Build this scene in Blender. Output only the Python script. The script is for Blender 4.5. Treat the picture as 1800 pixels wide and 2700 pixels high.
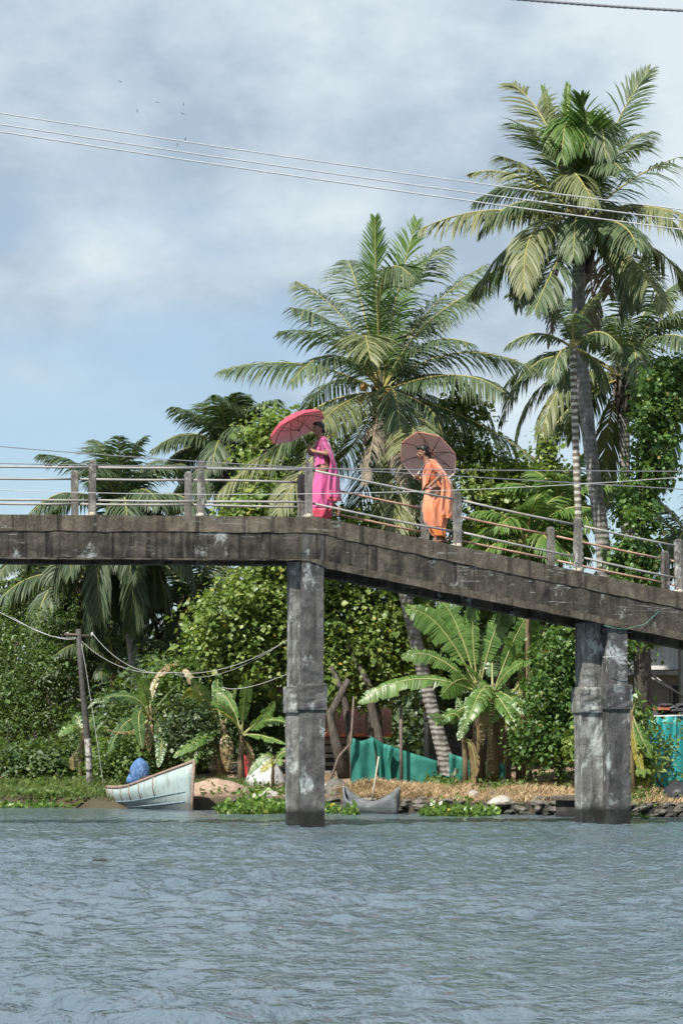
import bpy, bmesh, math, random
import numpy as np
from mathutils import Vector, Matrix
for o in list(bpy.data.objects): bpy.data.objects.remove(o)
SC = bpy.context.scene
COL = SC.collection
R = math.radians
# ------------------------------------------------------------------ camera
FPX = 6640.0            # focal length in pixels of the 1800x2700 photograph
CAMH = 1.1              # seated in a low boat
PITCH = math.atan((1995 - 1350) / FPX)
cam = bpy.data.cameras.new('camera'); cam.sensor_width = 36; cam.sensor_fit = 'AUTO'
cam.lens = 36 * FPX / 2700; cam.clip_start = 0.1; cam.clip_end = 6000
co = bpy.data.objects.new('camera', cam); COL.objects.link(co)
co.location = (0, 0, CAMH); co.rotation_euler = (math.pi / 2 + PITCH, 0, 0)
SC.camera = co
# ------------------------------------------------------------------ sky + sun
SUN = Vector((-0.37, -0.50, 0.78)).normalized()
EL = math.asin(SUN.z); AZ = math.atan2(SUN.x, SUN.y)
w = bpy.data.worlds.new('World'); SC.world = w; w.use_nodes = True
nt = w.node_tree; nt.nodes.clear()
def wn(t, **k):
    n = nt.nodes.new(t)
    for a, b in k.items(): setattr(n, a, b)
    return n
out = wn('ShaderNodeOutputWorld'); bg = wn('ShaderNodeBackground'); bg.inputs[1].default_value = 0.056
sky = wn('ShaderNodeTexSky', sky_type='NISHITA', sun_disc=False, sun_elevation=EL, sun_rotation=AZ, altitude=0, air_density=1.2, dust_density=0.5, ozone_density=2.0)
tc = wn('ShaderNodeTexCoord'); mp = wn('ShaderNodeMapping')
mp.inputs['Location'].default_value = (14.37, 6.62, 17.62); mp.inputs['Scale'].default_value = (1.0, 1.0, 1.7)
n1 = wn('ShaderNodeTexNoise'); n1.inputs['Scale'].default_value = 6.0; n1.inputs['Detail'].default_value = 6; n1.inputs['Roughness'].default_value = 0.43
n1.inputs['Distortion'].default_value = 0.25
r1 = wn('ShaderNodeValToRGB'); r1.color_ramp.elements[0].position = 0.30; r1.color_ramp.elements[1].position = 0.52
r1.color_ramp.interpolation = 'EASE'
n2 = wn('ShaderNodeTexNoise'); n2.inputs['Scale'].default_value = 7.0; n2.inputs['Detail'].default_value = 6; n2.inputs['Roughness'].default_value = 0.55
r2 = wn('ShaderNodeValToRGB')
r2.color_ramp.elements[0].position = 0.41; r2.color_ramp.elements[0].color = (4.6, 5.7, 6.9, 1)
r2.color_ramp.elements[1].position = 0.59; r2.color_ramp.elements[1].color = (8.3, 9.2, 9.7, 1)
mul = wn('ShaderNodeMath', operation='MULTIPLY'); mul.inputs[1].default_value = 0.92
mx = wn('ShaderNodeMixRGB')
mp2 = wn('ShaderNodeMapping'); mp2.inputs['Location'].default_value = (19.61, 10.11, 19.97); mp2.inputs['Scale'].default_value = (1, 1, 1.6)
L = nt.links.new
L(tc.outputs['Generated'], mp.inputs[0]); L(mp.outputs[0], n1.inputs[0]); L(n1.outputs[0], r1.inputs[0])
L(tc.outputs['Generated'], mp2.inputs[0]); L(mp2.outputs[0], n2.inputs[0]); L(n2.outputs[0], r2.inputs[0])
L(r1.outputs[0], mul.inputs[0]); L(mul.outputs[0], mx.inputs[0])
tint = wn('ShaderNodeMixRGB', blend_type='MULTIPLY'); tint.inputs[0].default_value = 1; tint.inputs[2].default_value = (1.55, 1.55, 1.55, 1)
L(sky.outputs[0], tint.inputs[1]); hz = wn('ShaderNodeMixRGB'); hz.inputs[0].default_value = 0.55; hz.inputs[2].default_value = (4.1, 6.0, 8.1, 1); L(tint.outputs[0], hz.inputs[1]); L(hz.outputs[0], mx.inputs[1]); L(r2.outputs[0], mx.inputs[2])
L(mx.outputs[0], bg.inputs[0]); L(bg.outputs[0], out.inputs[0])
sl = bpy.data.lights.new('sun', 'SUN'); sl.energy = 4.9; sl.angle = R(0.6); sl.color = (1, 0.95, 0.87)
so = bpy.data.objects.new('sun', sl); COL.objects.link(so); so.location = (-10, -10, 40)
so.rotation_euler = (-SUN).to_track_quat('-Z', 'Y').to_euler()
SC.view_settings.view_transform = 'Standard'; SC.view_settings.look = 'None'
SC.view_settings.exposure = 0.76; SC.view_settings.gamma = 1.0
# ------------------------------------------------------------------ helpers
cp, sp_ = math.cos(PITCH), math.sin(PITCH)
def P(px, py, D):
    """pixel of the photograph (1800x2700) -> world point at distance Y = D"""
    a = (px - 900) / FPX; b = -(py - 1350) / FPX
    dy = cp - b * sp_; dz = sp_ + b * cp
    k = D / dy
    return Vector((a * k, D, CAMH + dz * k))
def Q(x, y, D): return P(x * 1800 / 1568, y * 1800 / 1568, D)     # pixel of the 1568-wide view
def ppm(D): return FPX / D
V = Vector
def link(o): COL.objects.link(o); return o
def tag(o, label=None, cat=None, group=None, kind=None):
    if label: o['label'] = label
    if cat: o['category'] = cat
    if group: o['group'] = group
    if kind: o['kind'] = kind
    return o
def empty(name, loc, label=None, cat=None, group=None):
    o = bpy.data.objects.new(name, None); o.location = loc; o.empty_display_size = 0.2
    link(o); tag(o, label, cat, group); return o
def wloc(o):
    l = Vector(o.location)
    while o.parent: o = o.parent; l += Vector(o.location)
    return l
class MB:
    """collects shapes in world coordinates; build() links them as one mesh object"""
    def __init__(s): s.v = []; s.f = []; s.m = []; s.sm = []
    def add(s, vs, fs, mi=0, smooth=False):
        b = len(s.v); s.v.extend([tuple(v) for v in vs])
        for f in fs: s.f.append([i + b for i in f]); s.m.append(mi); s.sm.append(smooth)
        return s
    def box(s, c, size, rz=0, mi=0, M=None, taper=1.0, bev=0.0):
        hx, hy, hz = size[0] / 2, size[1] / 2, size[2] / 2
        vs = []
        for z, k in ((-hz, 1), (hz, taper)):
            for x, y in ((-hx, -hy), (hx, -hy), (hx, hy), (-hx, hy)): vs.append(Vector((x * k, y * k, z)))
        if M is None: M = Matrix.Rotation(rz, 3, 'Z')
        c = Vector(c)
        vs = [c + M @ v for v in vs]
        return s.add(vs, [(0, 3, 2, 1), (4, 5, 6, 7), (0, 1, 5, 4), (1, 2, 6, 5), (2, 3, 7, 6), (3, 0, 4, 7)], mi)
    def hexa(s, lo, hi, mi=0):
        return s.add(list(lo) + list(hi), [(0, 3, 2, 1), (4, 5, 6, 7), (0, 1, 5, 4), (1, 2, 6, 5), (2, 3, 7, 6), (3, 0, 4, 7)], mi)
    def tube(s, pts, rad, n=8, mi=0, smooth=True, caps=True):
        pts = [Vector(p) for p in pts]; m = len(pts)
        if not hasattr(rad, '__len__'): rad = [rad] * m
        vs = []; ref = None
        for i, p in enumerate(pts):
            t = (pts[min(i + 1, m - 1)] - pts[max(i - 1, 0)]).normalized()
            if ref is None:
                ref = Vector((0, 0, 1)) if abs(t.z) < 0.9 else Vector((1, 0, 0))
            a = (ref - t * ref.dot(t)).normalized(); b = t.cross(a); ref = a
            for k in range(n):
                q = 2 * math.pi * k / n
                vs.append(p + (a * math.cos(q) + b * math.sin(q)) * rad[i])
        fs = []
        for i in range(m - 1):
            for k in range(n):
                k2 = (k + 1) % n
                fs.append((i * n + k, i * n + k2, (i + 1) * n + k2, (i + 1) * n + k))
        s.add(vs, fs, mi, smooth)
        if caps:
            b = len(s.v) - m * n
            s.f.append([b + k for k in range(n)][::-1]); s.m.append(mi); s.sm.append(False)
            s.f.append([b + (m - 1) * n + k for k in range(n)]); s.m.append(mi); s.sm.append(False)
        return s
    def loft(s, rings, mi=0, smooth=True, closed=True, caps=True):
        n = len(rings[0]); m = len(rings); b = len(s.v)
        vs = [v for r in rings for v in r]; fs = []
        for i in range(m - 1):
            for k in range(n if closed else n - 1):
                k2 = (k + 1) % n
                fs.append((i * n + k, i * n + k2, (i + 1) * n + k2, (i + 1) * n + k))
        s.add(vs, fs, mi, smooth)
        if caps and closed:
            s.f.append([b + k for k in range(n)][::-1]); s.m.append(mi); s.sm.append(False)
            s.f.append([b + (m - 1) * n + k for k in range(n)]); s.m.append(mi); s.sm.append(False)
        return s
    def ball(s, c, r, n=10, mi=0, M=None):
        if not hasattr(r, '__len__'): r = (r, r, r)
        c = Vector(c); rows = n // 2 + 1
        vs = [c + (M @ Vector((0, 0, -r[2])) if M else Vector((0, 0, -r[2])))]
        for i in range(1, rows):
            ph = -math.pi / 2 + math.pi * i / rows
            for k in range(n):
                q = 2 * math.pi * k / n
                v = Vector((r[0] * math.cos(ph) * math.cos(q), r[1] * math.cos(ph) * math.sin(q), r[2] * math.sin(ph)))
                vs.append(c + (M @ v if M else v))
        v = Vector((0, 0, r[2])); vs.append(c + (M @ v if M else v)); fs = []
        for k in range(n): fs.append((0, 1 + (k + 1) % n, 1 + k))
        for i in range(rows - 2):
            for k in range(n):
                a = 1 + i * n; k2 = (k + 1) % n
                fs.append((a + k, a + k2, a + n + k2, a + n + k))
        a = 1 + (rows - 2) * n; t = len(vs) - 1
        for k in range(n): fs.append((a + k, a + (k + 1) % n, t))
        return s.add(vs, fs, mi, True)
    def build(s, name, mats, parent=None, loc=None):
        me = bpy.data.meshes.new(name)
        off = wloc(parent) if parent else Vector(loc) if loc is not None else Vector((0, 0, 0))
        me.from_pydata([(v[0] - off.x, v[1] - off.y, v[2] - off.z) for v in s.v], [], s.f)
        if not isinstance(mats, (list, tuple)): mats = [mats]
        for m in mats: me.materials.append(m)
        me.polygons.foreach_set('material_index', s.m); me.polygons.foreach_set('use_smooth', s.sm)
        me.update()
        o = bpy.data.objects.new(name, me); link(o)
        if parent: o.parent = parent
        elif loc is not None: o.location = loc
        return o
def bevel(o, wdt=0.01, seg=2):
    m = o.modifiers.new('bevel', 'BEVEL'); m.width = wdt; m.segments = seg; m.limit_method = 'ANGLE'; return o
def solid(o, t):
    m = o.modifiers.new('solid', 'SOLIDIFY'); m.thickness = t; m.offset = 0; return o
def npmesh(name, verts, tris, mats, parent=None, loc=None, rnd=None, smooth=False, mi=None):
    """fast mesh from numpy arrays of vertices (N,3) and faces (M,k); rnd: one random number per face"""
    me = bpy.data.meshes.new(name)
    off = np.array(wloc(parent) if parent else (loc if loc is not None else (0, 0, 0)))
    verts = np.asarray(verts, dtype=np.float32) - off.astype(np.float32)
    k = tris.shape[1]; M = len(tris)
    me.vertices.add(len(verts)); me.vertices.foreach_set('co', verts.ravel())
    me.loops.add(M * k); me.loops.foreach_set('vertex_index', tris.astype(np.int32).ravel())
    me.polygons.add(M); me.polygons.foreach_set('loop_start', np.arange(0, M * k, k, dtype=np.int32))
    if smooth: me.polygons.foreach_set('use_smooth', np.ones(M, dtype=bool))
    if not isinstance(mats, (list, tuple)): mats = [mats]
    for m in mats: me.materials.append(m)
    if mi is not None: me.polygons.foreach_set('material_index', np.asarray(mi, dtype=np.int32))
    if rnd is not None:
        at = me.attributes.new('rnd', 'FLOAT', 'FACE'); at.data.foreach_set('value', np.asarray(rnd, dtype=np.float32))
    me.update(calc_edges=True)
    o = bpy.data.objects.new(name, me); link(o)
    if parent: o.parent = parent
    elif loc is not None: o.location = loc
    return o
# ------------------------------------------------------------------ materials
class NT:
    def __init__(s, name):
        s.mat = bpy.data.materials.new(name); s.mat.use_nodes = True
        s.t = s.mat.node_tree; s.t.nodes.clear()
        s.out = s.t.nodes.new('ShaderNodeOutputMaterial')
        s.geo = s.t.nodes.new('ShaderNodeNewGeometry')
    def n(s, t, **k):
        x = s.t.nodes.new(t)
        for a, b in k.items(): setattr(x, a, b)
        return x
    def l(s, a, b): s.t.links.new(a, b)
    def setin(s, node, i, v):
        if hasattr(v, 'is_linked') or hasattr(v, 'node'): s.l(v, node.inputs[i])
        else:
            if hasattr(v, '__len__') and len(v) == 3 and node.inputs[i].type == 'RGBA': v = (*v, 1)
            node.inputs[i].default_value = v
    def pos(s, scale=(1, 1, 1), loc=(0, 0, 0), rot=(0, 0, 0)):
        m = s.n('ShaderNodeMapping'); m.inputs['Scale'].default_value = scale; m.inputs['Location'].default_value = loc; m.inputs['Rotation'].default_value = rot
        s.l(s.geo.outputs['Position'], m.inputs[0]); return m.outputs[0]
    def obj(s, scale=(1, 1, 1), loc=(0, 0, 0)):
        t = s.n('ShaderNodeTexCoord'); m = s.n('ShaderNodeMapping'); m.inputs['Scale'].default_value = scale; m.inputs['Location'].default_value = loc
        s.l(t.outputs['Object'], m.inputs[0]); return m.outputs[0]
    def noise(s, vec, scale, detail=5, rough=0.55, dist=0.0):
        x = s.n('ShaderNodeTexNoise'); s.l(vec, x.inputs[0]); x.inputs['Scale'].default_value = scale
        x.inputs['Detail'].default_value = detail; x.inputs['Roughness'].default_value = rough; x.inputs['Distortion'].default_value = dist
        return x.outputs[0]
    def ramp(s, fac, stops, interp='LINEAR'):
        x = s.n('ShaderNodeValToRGB'); s.setin(x, 0, fac); e = x.color_ramp; e.interpolation = interp
        while len(e.elements) < len(stops): e.elements.new(0.5)
        for el, (p, c) in zip(e.elements, stops):
            el.position = p; el.color = (c, c, c, 1) if not hasattr(c, '__len__') else (*c, 1)
        return x.outputs[0]
    def mix(s, fac, a, b, blend='MIX'):
        x = s.n('ShaderNodeMixRGB', blend_type=blend)
        s.setin(x, 0, fac); s.setin(x, 1, a); s.setin(x, 2, b); return x.outputs[0]
    def math(s, op, a, b=0.0):
        x = s.n('ShaderNodeMath', operation=op); s.setin(x, 0, a); s.setin(x, 1, b); return x.outputs[0]
    def sep(s):
        x = s.n('ShaderNodeSeparateXYZ'); s.l(s.geo.outputs['Position'], x.inputs[0]); return x.outputs
    def bump(s, h, strength=0.4, dist=0.02):
        x = s.n('ShaderNodeBump'); x.inputs['Strength'].default_value = strength; x.inputs['Distance'].default_value = dist
        s.l(h, x.inputs['Height']); return x.outputs[0]
    def pbr(s, col, rough=0.7, bump=None, metal=0.0, spec=0.5, sheen=0.0, trans=0.0, transcol=None):
        b = s.n('ShaderNodeBsdfPrincipled'); s.setin(b, 'Base Color', col); s.setin(b, 'Roughness', rough)
        b.inputs['Metallic'].default_value = metal; b.inputs['Specular IOR Level'].default_value = spec
        b.inputs['Sheen Weight'].default_value = sheen
        if bump is not None: s.l(bump, b.inputs['Normal'])
        if trans > 0:
            t = s.n('ShaderNodeBsdfTranslucent'); s.setin(t, 'Color', transcol if transcol is not None else col)
            m = s.n('ShaderNodeMixShader'); m.inputs[0].default_value = trans
            s.l(b.outputs[0], m.inputs[1]); s.l(t.outputs[0], m.inputs[2]); s.l(m.outputs[0], s.out.inputs[0])
        else: s.l(b.outputs[0], s.out.inputs[0])
        return s.mat
def concrete(name, dark, mid, light, pale=(0.42, 0.45, 0.44), pale_at=0.66, wet=0, seed=0.0, streak=0.55, seam=0.0, moss=None):
    t = NT(name); p = t.pos(loc=(seed, seed, seed))
    big = t.noise(p, 1.1, 6, 0.6); fine = t.noise(p, 26, 6, 0.65); mid_n = t.noise(p, 5.5, 6, 0.65, 0.4)
    base = t.ramp(mid_n, [(0.30, dark), (0.50, mid), (0.72, light)])
    base = t.mix(t.ramp(big, [(0.35, 0.0), (0.62, 0.75)]), base, t.ramp(fine, [(0.35, dark), (0.65, mid)]))
    st = t.noise(t.pos(scale=(3.2, 3.2, 0.55), loc=(seed, 0, 0)), 1.5, 6, 0.68, 0.6)
    base = t.mix(t.math('MULTIPLY', t.ramp(st, [(0.47, 0.0), (0.66, 1.0)]), streak), base, tuple(c * 0.42 for c in dark))
    s2 = t.noise(t.pos(scale=(11, 11, 0.35), loc=(0, seed, 0)), 1.0, 4, 0.6)
    base = t.mix(t.math('MULTIPLY', t.ramp(s2, [(0.56, 0.0), (0.68, 1.0)]), streak), base, tuple(c * 0.35 for c in dark))
    pl = t.noise(t.pos(scale=(1.6, 1.6, 1.1), loc=(seed + 3, 1, 2)), 1.7, 9, 0.72, 0.3)
    base = t.mix(t.math('MULTIPLY', t.ramp(pl, [(pale_at, 0.0), (pale_at + 0.09, 1.0)]), 0.75), base, pale)
    if seam:
        sm_ = t.noise(t.pos(scale=(0.35, 0.35, 5), loc=(seed, 2, seed)), 1.2, 4, 0.6, 0.3)
        base = t.mix(t.math('MULTIPLY', t.ramp(sm_, [(0.555, 0.0), (0.562, 1.0), (0.569, 0.0)]), t.math('MULTIPLY', t.ramp(t.noise(p, 1.9, 3), [(0.50, 0.0), (0.58, 1.0)]), seam)), base, pale)
    sp = t.noise(p, 75, 3, 0.6)
    base = t.mix(t.ramp(sp, [(0.66, 0.0), (0.74, 0.5)]), base, tuple(min(1, c * 2.2) for c in light))
    if moss: base = t.mix(t.math('MULTIPLY', t.ramp(t.noise(p, 2.3, 7, 0.7), [(0.55, 0.0), (0.66, 1.0)]), 0.7), base, moss)
    if wet:
        z = t.sep()[2]
        zz = t.math('ADD', z, t.math('MULTIPLY', t.noise(p, 4, 4), 0.12))
        base = t.mix(t.ramp(zz, [(wet, 0.93), (wet + 0.12, 0.0)]), base, (0.012, 0.013, 0.012))
    h = t.math('ADD', t.math('MULTIPLY', fine, 0.6), t.math('MULTIPLY', mid_n, 1.0))
    return t.pbr(base, 0.88, t.bump(h, 0.75, 0.02), spec=0.25)
def leafmat(name, stops, trans=0.3, rough=0.45, tc=None, spec=0.45):
    """per-leaf random tint + broad patches"""
    t = NT(name); a = t.n('ShaderNodeAttribute', attribute_name='rnd')
    c = t.ramp(a.outputs['Fac'], stops)
    pn = t.noise(t.pos(), 0.9, 3)
    c = t.mix(t.ramp(pn, [(0.35, 0.0), (0.65, 0.35)]), c, (0.5, 0.55, 0.4), 'MULTIPLY') if False else c
    tcol = t.mix(1.0, c, tc or (1.0, 1.0, 0.55), 'MULTIPLY')
    tcol = t.mix(0.5, tcol, (0.22, 0.34, 0.04))
    return t.pbr(c, rough, spec=spec, trans=trans, transcol=tcol)
def simple(name, col, rough=0.7, var=0.25, scale=8, bump=0.2, metal=0.0, spec=0.4, sheen=0.0, trans=0.0):
    t = NT(name); nz = t.noise(t.pos(), scale, 6, 0.6)
    c = t.ramp(nz, [(0.3, tuple(x * (1 - var) for x in col)), (0.7, tuple(min(1, x * (1 + var)) for x in col))])
    return t.pbr(c, rough, t.bump(nz, bump, 0.01), metal, spec, sheen, trans)
M = {}
M['beam'] = concrete('stained_concrete_beam', (0.024, 0.022, 0.019), (0.078, 0.069, 0.056), (0.165, 0.146, 0.118), pale_at=0.595, seed=0.0, seam=0.8, streak=0.85)
M['slab'] = concrete('weathered_concrete_slab', (0.04, 0.035, 0.028), (0.112, 0.096, 0.074), (0.20, 0.173, 0.134), pale_at=0.62, seed=4.0, streak=0.75, seam=0.6)
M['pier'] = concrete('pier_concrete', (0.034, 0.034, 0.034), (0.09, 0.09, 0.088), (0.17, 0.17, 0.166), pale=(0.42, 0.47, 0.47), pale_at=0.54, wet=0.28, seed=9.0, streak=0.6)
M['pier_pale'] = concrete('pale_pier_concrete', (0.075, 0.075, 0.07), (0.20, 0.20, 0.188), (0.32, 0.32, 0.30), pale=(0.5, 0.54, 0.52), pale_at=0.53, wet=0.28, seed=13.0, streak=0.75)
M['post'] = concrete('railing_post_concrete', (0.06, 0.056, 0.05), (0.17, 0.16, 0.145), (0.33, 0.31, 0.28), pale=(0.5, 0.5, 0.47), pale_at=0.57, seed=6.0, streak=0.6)
M['mortar'] = simple('mortar', (0.38, 0.34, 0.27), 0.9, 0.3, 20, 0.5)
t = NT('galvanised_pipe'); nz = t.noise(t.pos(), 3.0, 5, 0.6)
M['pipe'] = t.pbr(t.ramp(nz, [(0.35, (0.22, 0.22, 0.205)), (0.6, (0.32, 0.305, 0.28)), (0.75, (0.28, 0.19, 0.14))]), 0.55, spec=0.5)
t = NT('rusty_pipe'); nz = t.noise(t.pos(), 3.0, 5, 0.6)
M['rust'] = t.pbr(t.ramp(nz, [(0.35, (0.34, 0.19, 0.14)), (0.55, (0.40, 0.25, 0.19)), (0.72, (0.42, 0.36, 0.31))]), 0.65, spec=0.4)
M['wire'] = simple('aluminium_wire', (0.40, 0.40, 0.40), 0.55, 0.1, 5, 0, 0.0)
M['wire_dark'] = simple('dark_wire', (0.16, 0.16, 0.18), 0.6, 0.1, 5, 0)
GR = [(0.0, (0.022, 0.048, 0.014)), (0.4, (0.045, 0.085, 0.022)), (0.8, (0.085, 0.135, 0.035)), (1.0, (0.15, 0.19, 0.05))]
def frondmat(name, stops, tr=0.26, rough=0.5, spec=0.38):
    t = NT(name); a = t.n('ShaderNodeAttribute', attribute_name='rnd')
    c = t.ramp(a.outputs['Fac'], stops)
    return t.pbr(c, rough, spec=spec, trans=tr, transcol=t.mix(0.5, c, (0.15, 0.25, 0.04)))
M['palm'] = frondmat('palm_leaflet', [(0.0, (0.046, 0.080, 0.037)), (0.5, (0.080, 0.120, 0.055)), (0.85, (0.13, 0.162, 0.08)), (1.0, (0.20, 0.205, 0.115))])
M['palm_fresh'] = frondmat('fresh_palm_leaflet', [(0.0, (0.05, 0.11, 0.02)), (0.5, (0.085, 0.16, 0.03)), (1.0, (0.14, 0.21, 0.05))], 0.3)
M['palm_old'] = frondmat('ageing_palm_leaflet', [(0.0, (0.09, 0.12, 0.05)), (0.5, (0.15, 0.17, 0.072)), (1.0, (0.25, 0.24, 0.12))], 0.26)
M['palm_dead'] = frondmat('dead_palm_leaflet', [(0.0, (0.10, 0.085, 0.065)), (0.5, (0.17, 0.145, 0.11)), (1.0, (0.27, 0.23, 0.17))], 0.1, 0.8, 0.2)
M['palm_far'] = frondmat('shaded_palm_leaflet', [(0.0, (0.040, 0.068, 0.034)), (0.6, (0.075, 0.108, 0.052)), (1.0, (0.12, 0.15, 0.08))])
M['rachis'] = simple('palm_rachis', (0.30, 0.27, 0.09), 0.5, 0.25, 6, 0)
M['rachis_dead'] = simple('dry_rachis', (0.24, 0.18, 0.12), 0.8, 0.25, 6, 0)
t = NT('palm_bark'); z = t.sep()[2]
rg = t.n('ShaderNodeTexWave', wave_type='BANDS', bands_direction='Z'); rg.inputs['Scale'].default_value = 2.6; rg.inputs['Distortion'].default_value = 2.5; rg.inputs['Detail'].default_value = 3; rg.inputs['Detail Scale'].default_value = 2.0
t.l(t.pos(), rg.inputs[0]); nz = t.noise(t.pos(scale=(1, 1, 0.6)), 9, 6, 0.7)
c = t.ramp(nz, [(0.3, (0.085, 0.078, 0.07)), (0.5, (0.20, 0.19, 0.175)), (0.72, (0.34, 0.33, 0.31))])
c = t.mix(t.ramp(rg.outputs[0], [(0.0, 0.22), (0.2, 0.0)]), c, (0.085, 0.078, 0.07))
M['bark_palm'] = t.pbr(c, 0.9, t.bump(t.math('ADD', nz, rg.outputs[0]), 0.6, 0.03), spec=0.2)
t = NT('tree_bark'); nz = t.noise(t.pos(scale=(3, 3, 0.7)), 6, 7, 0.7)
M['bark'] = t.pbr(t.ramp(nz, [(0.3, (0.035, 0.03, 0.026)), (0.55, (0.10, 0.088, 0.075)), (0.75, (0.20, 0.185, 0.165))]), 0.92, t.bump(nz, 0.8, 0.04), spec=0.15)
t = NT('banana_stem'); nz = t.noise(t.pos(scale=(9, 9, 0.8)), 3, 6, 0.7)
M['bstem'] = t.pbr(t.ramp(nz, [(0.3, (0.05, 0.038, 0.025)), (0.5, (0.15, 0.11, 0.065)), (0.7, (0.22, 0.19, 0.10))]), 0.8, t.bump(nz, 0.6, 0.02), spec=0.25)
def bananamat(name, a, b, tr=0.33):
    t = NT(name); at = t.n('ShaderNodeAttribute', attribute_name='rnd'); nz = t.noise(t.pos(), 3, 4)
    c = t.ramp(at.outputs['Fac'], [(0.0, a), (1.0, b)])
    c = t.mix(t.ramp(nz, [(0.62, 0.0), (0.75, 0.5)]), c, (0.30, 0.28, 0.08))
    return t.pbr(c, 0.38, spec=0.5, trans=tr, transcol=t.mix(0.5, c, (0.28, 0.42, 0.05)))
M['banana'] = bananamat('banana_leaf_blade', (0.075, 0.16, 0.034), (0.175, 0.29, 0.08), 0.42)
M['banana_dk'] = bananamat('dark_banana_leaf_blade', (0.06, 0.125, 0.045), (0.12, 0.2, 0.075), 0.38)
M['banana_dry'] = bananamat('dry_banana_leaf', (0.16, 0.11, 0.055), (0.28, 0.21, 0.11), 0.12)
M['banana_yel'] = bananamat('yellowing_banana_leaf', (0.30, 0.28, 0.05), (0.40, 0.36, 0.07), 0.3)
M['leaf_bright'] = leafmat('bright_heart_leaf', [(0.0, (0.085, 0.145, 0.032)), (0.45, (0.155, 0.23, 0.055)), (0.85, (0.245, 0.315, 0.085)), (0.982, (0.29, 0.33, 0.09)), (1.0, (0.55, 0.36, 0.04))], 0.4, 0.42)
M['leaf_mid'] = leafmat('mid_green_leaf', [(0.0, (0.055, 0.10, 0.026)), (0.6, (0.10, 0.17, 0.042)), (1.0, (0.17, 0.24, 0.06))], 0.38)
M['leaf_dark'] = leafmat('dark_green_leaf', [(0.0, (0.045, 0.085, 0.032)), (0.6, (0.08, 0.138, 0.05)), (1.0, (0.135, 0.19, 0.068))], 0.4)
M['leaf_feather'] = leafmat('feathery_leaf', [(0.0, (0.05, 0.095, 0.03)), (0.6, (0.09, 0.15, 0.045)), (1.0, (0.14, 0.21, 0.06))], 0.36)
M['leaf_far'] = leafmat('far_leaf', [(0.0, (0.05, 0.085, 0.042)), (0.6, (0.082, 0.125, 0.06)), (1.0, (0.12, 0.165, 0.08))], 0.32)
M['leaf_vine'] = leafmat('vine_leaf', [(0.0, (0.045, 0.10, 0.028)), (0.6, (0.085, 0.165, 0.042)), (0.97, (0.15, 0.24, 0.065)), (1.0, (0.3, 0.21, 0.07))], 0.38, 0.42)
M['hyacinth'] = leafmat('hyacinth_leaf', [(0.0, (0.06, 0.13, 0.025)), (0.6, (0.12, 0.21, 0.04)), (0.95, (0.19, 0.27, 0.06)), (1.0, (0.38, 0.32, 0.06))], 0.3, 0.3)
M['grass'] = leafmat('green_grass', [(0.0, (0.06, 0.10, 0.025)), (0.6, (0.105, 0.155, 0.04)), (1.0, (0.19, 0.21, 0.08))], 0.3, 0.6)
M['straw'] = leafmat('dry_straw', [(0.0, (0.24, 0.16, 0.085)), (0.6, (0.42, 0.30, 0.17)), (1.0, (0.58, 0.45, 0.28))], 0.12, 0.75, tc=(1, 0.9, 0.7))
t = NT('river_water'); p = t.pos(scale=(1.5, 1.0, 1))
h1 = t.noise(p, 5.8, 3, 0.5, 0.2); h2 = t.noise(p, 18, 3, 0.6)
hh = t.math('MULTIPLY', t.ramp(t.noise(t.pos(scale=(.6, 1, 1)), .16, 4, .6), [(.38, .45), (.62, 1.1)]), t.math('ADD', h1, t.math('MULTIPLY', h2, 0.2)))
M['water'] = t.pbr(t.ramp(t.noise(t.pos(), 0.25, 3), [(0.35, (0.076, 0.110, 0.138)), (0.65, (0.090, 0.124, 0.148))]), 0.07, t.bump(hh, 1.0, 0.065), spec=0.5)
t = NT('bank_soil'); nz = t.noise(t.pos(), 2.2, 8, 0.7); n3 = t.noise(t.pos(), 14, 6, 0.7)
c = t.ramp(nz, [(0.3, (0.10, 0.075, 0.05)), (0.5, (0.23, 0.165, 0.115)), (0.7, (0.34, 0.25, 0.18))])
c = t.mix(t.ramp(n3, [(0.5, 0.0), (0.7, 0.6)]), c, (0.42, 0.33, 0.22))
zz = t.math('ADD', t.sep()[2], t.math('MULTIPLY', nz, .16))
c = t.mix(t.ramp(zz, [(.30, .92), (.42, 0.)]), c, (.045, .036, .026))
c = t.mix(t.ramp(t.noise(t.pos(), .9, 5), [(.5, 0.), (.62, .6)]), c, (.09, .08, .05))
M['soil'] = t.pbr(c, 0.95, t.bump(t.math('ADD', nz, n3), 0.8, 0.06), spec=0.1)
M['stone'] = concrete('wall_stone', (0.05, 0.048, 0.04), (0.14, 0.13, 0.11), (0.26, 0.245, 0.21), pale_at=0.62, wet=0.06, seed=20, moss=(0.06, 0.065, 0.02))
M['rubble'] = concrete('wall_core', (0.02, 0.02, 0.018), (0.05, 0.048, 0.042), (0.09, 0.085, 0.075), pale_at=0.8, wet=0.06, seed=22, moss=(0.04, 0.045, 0.015))
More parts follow.
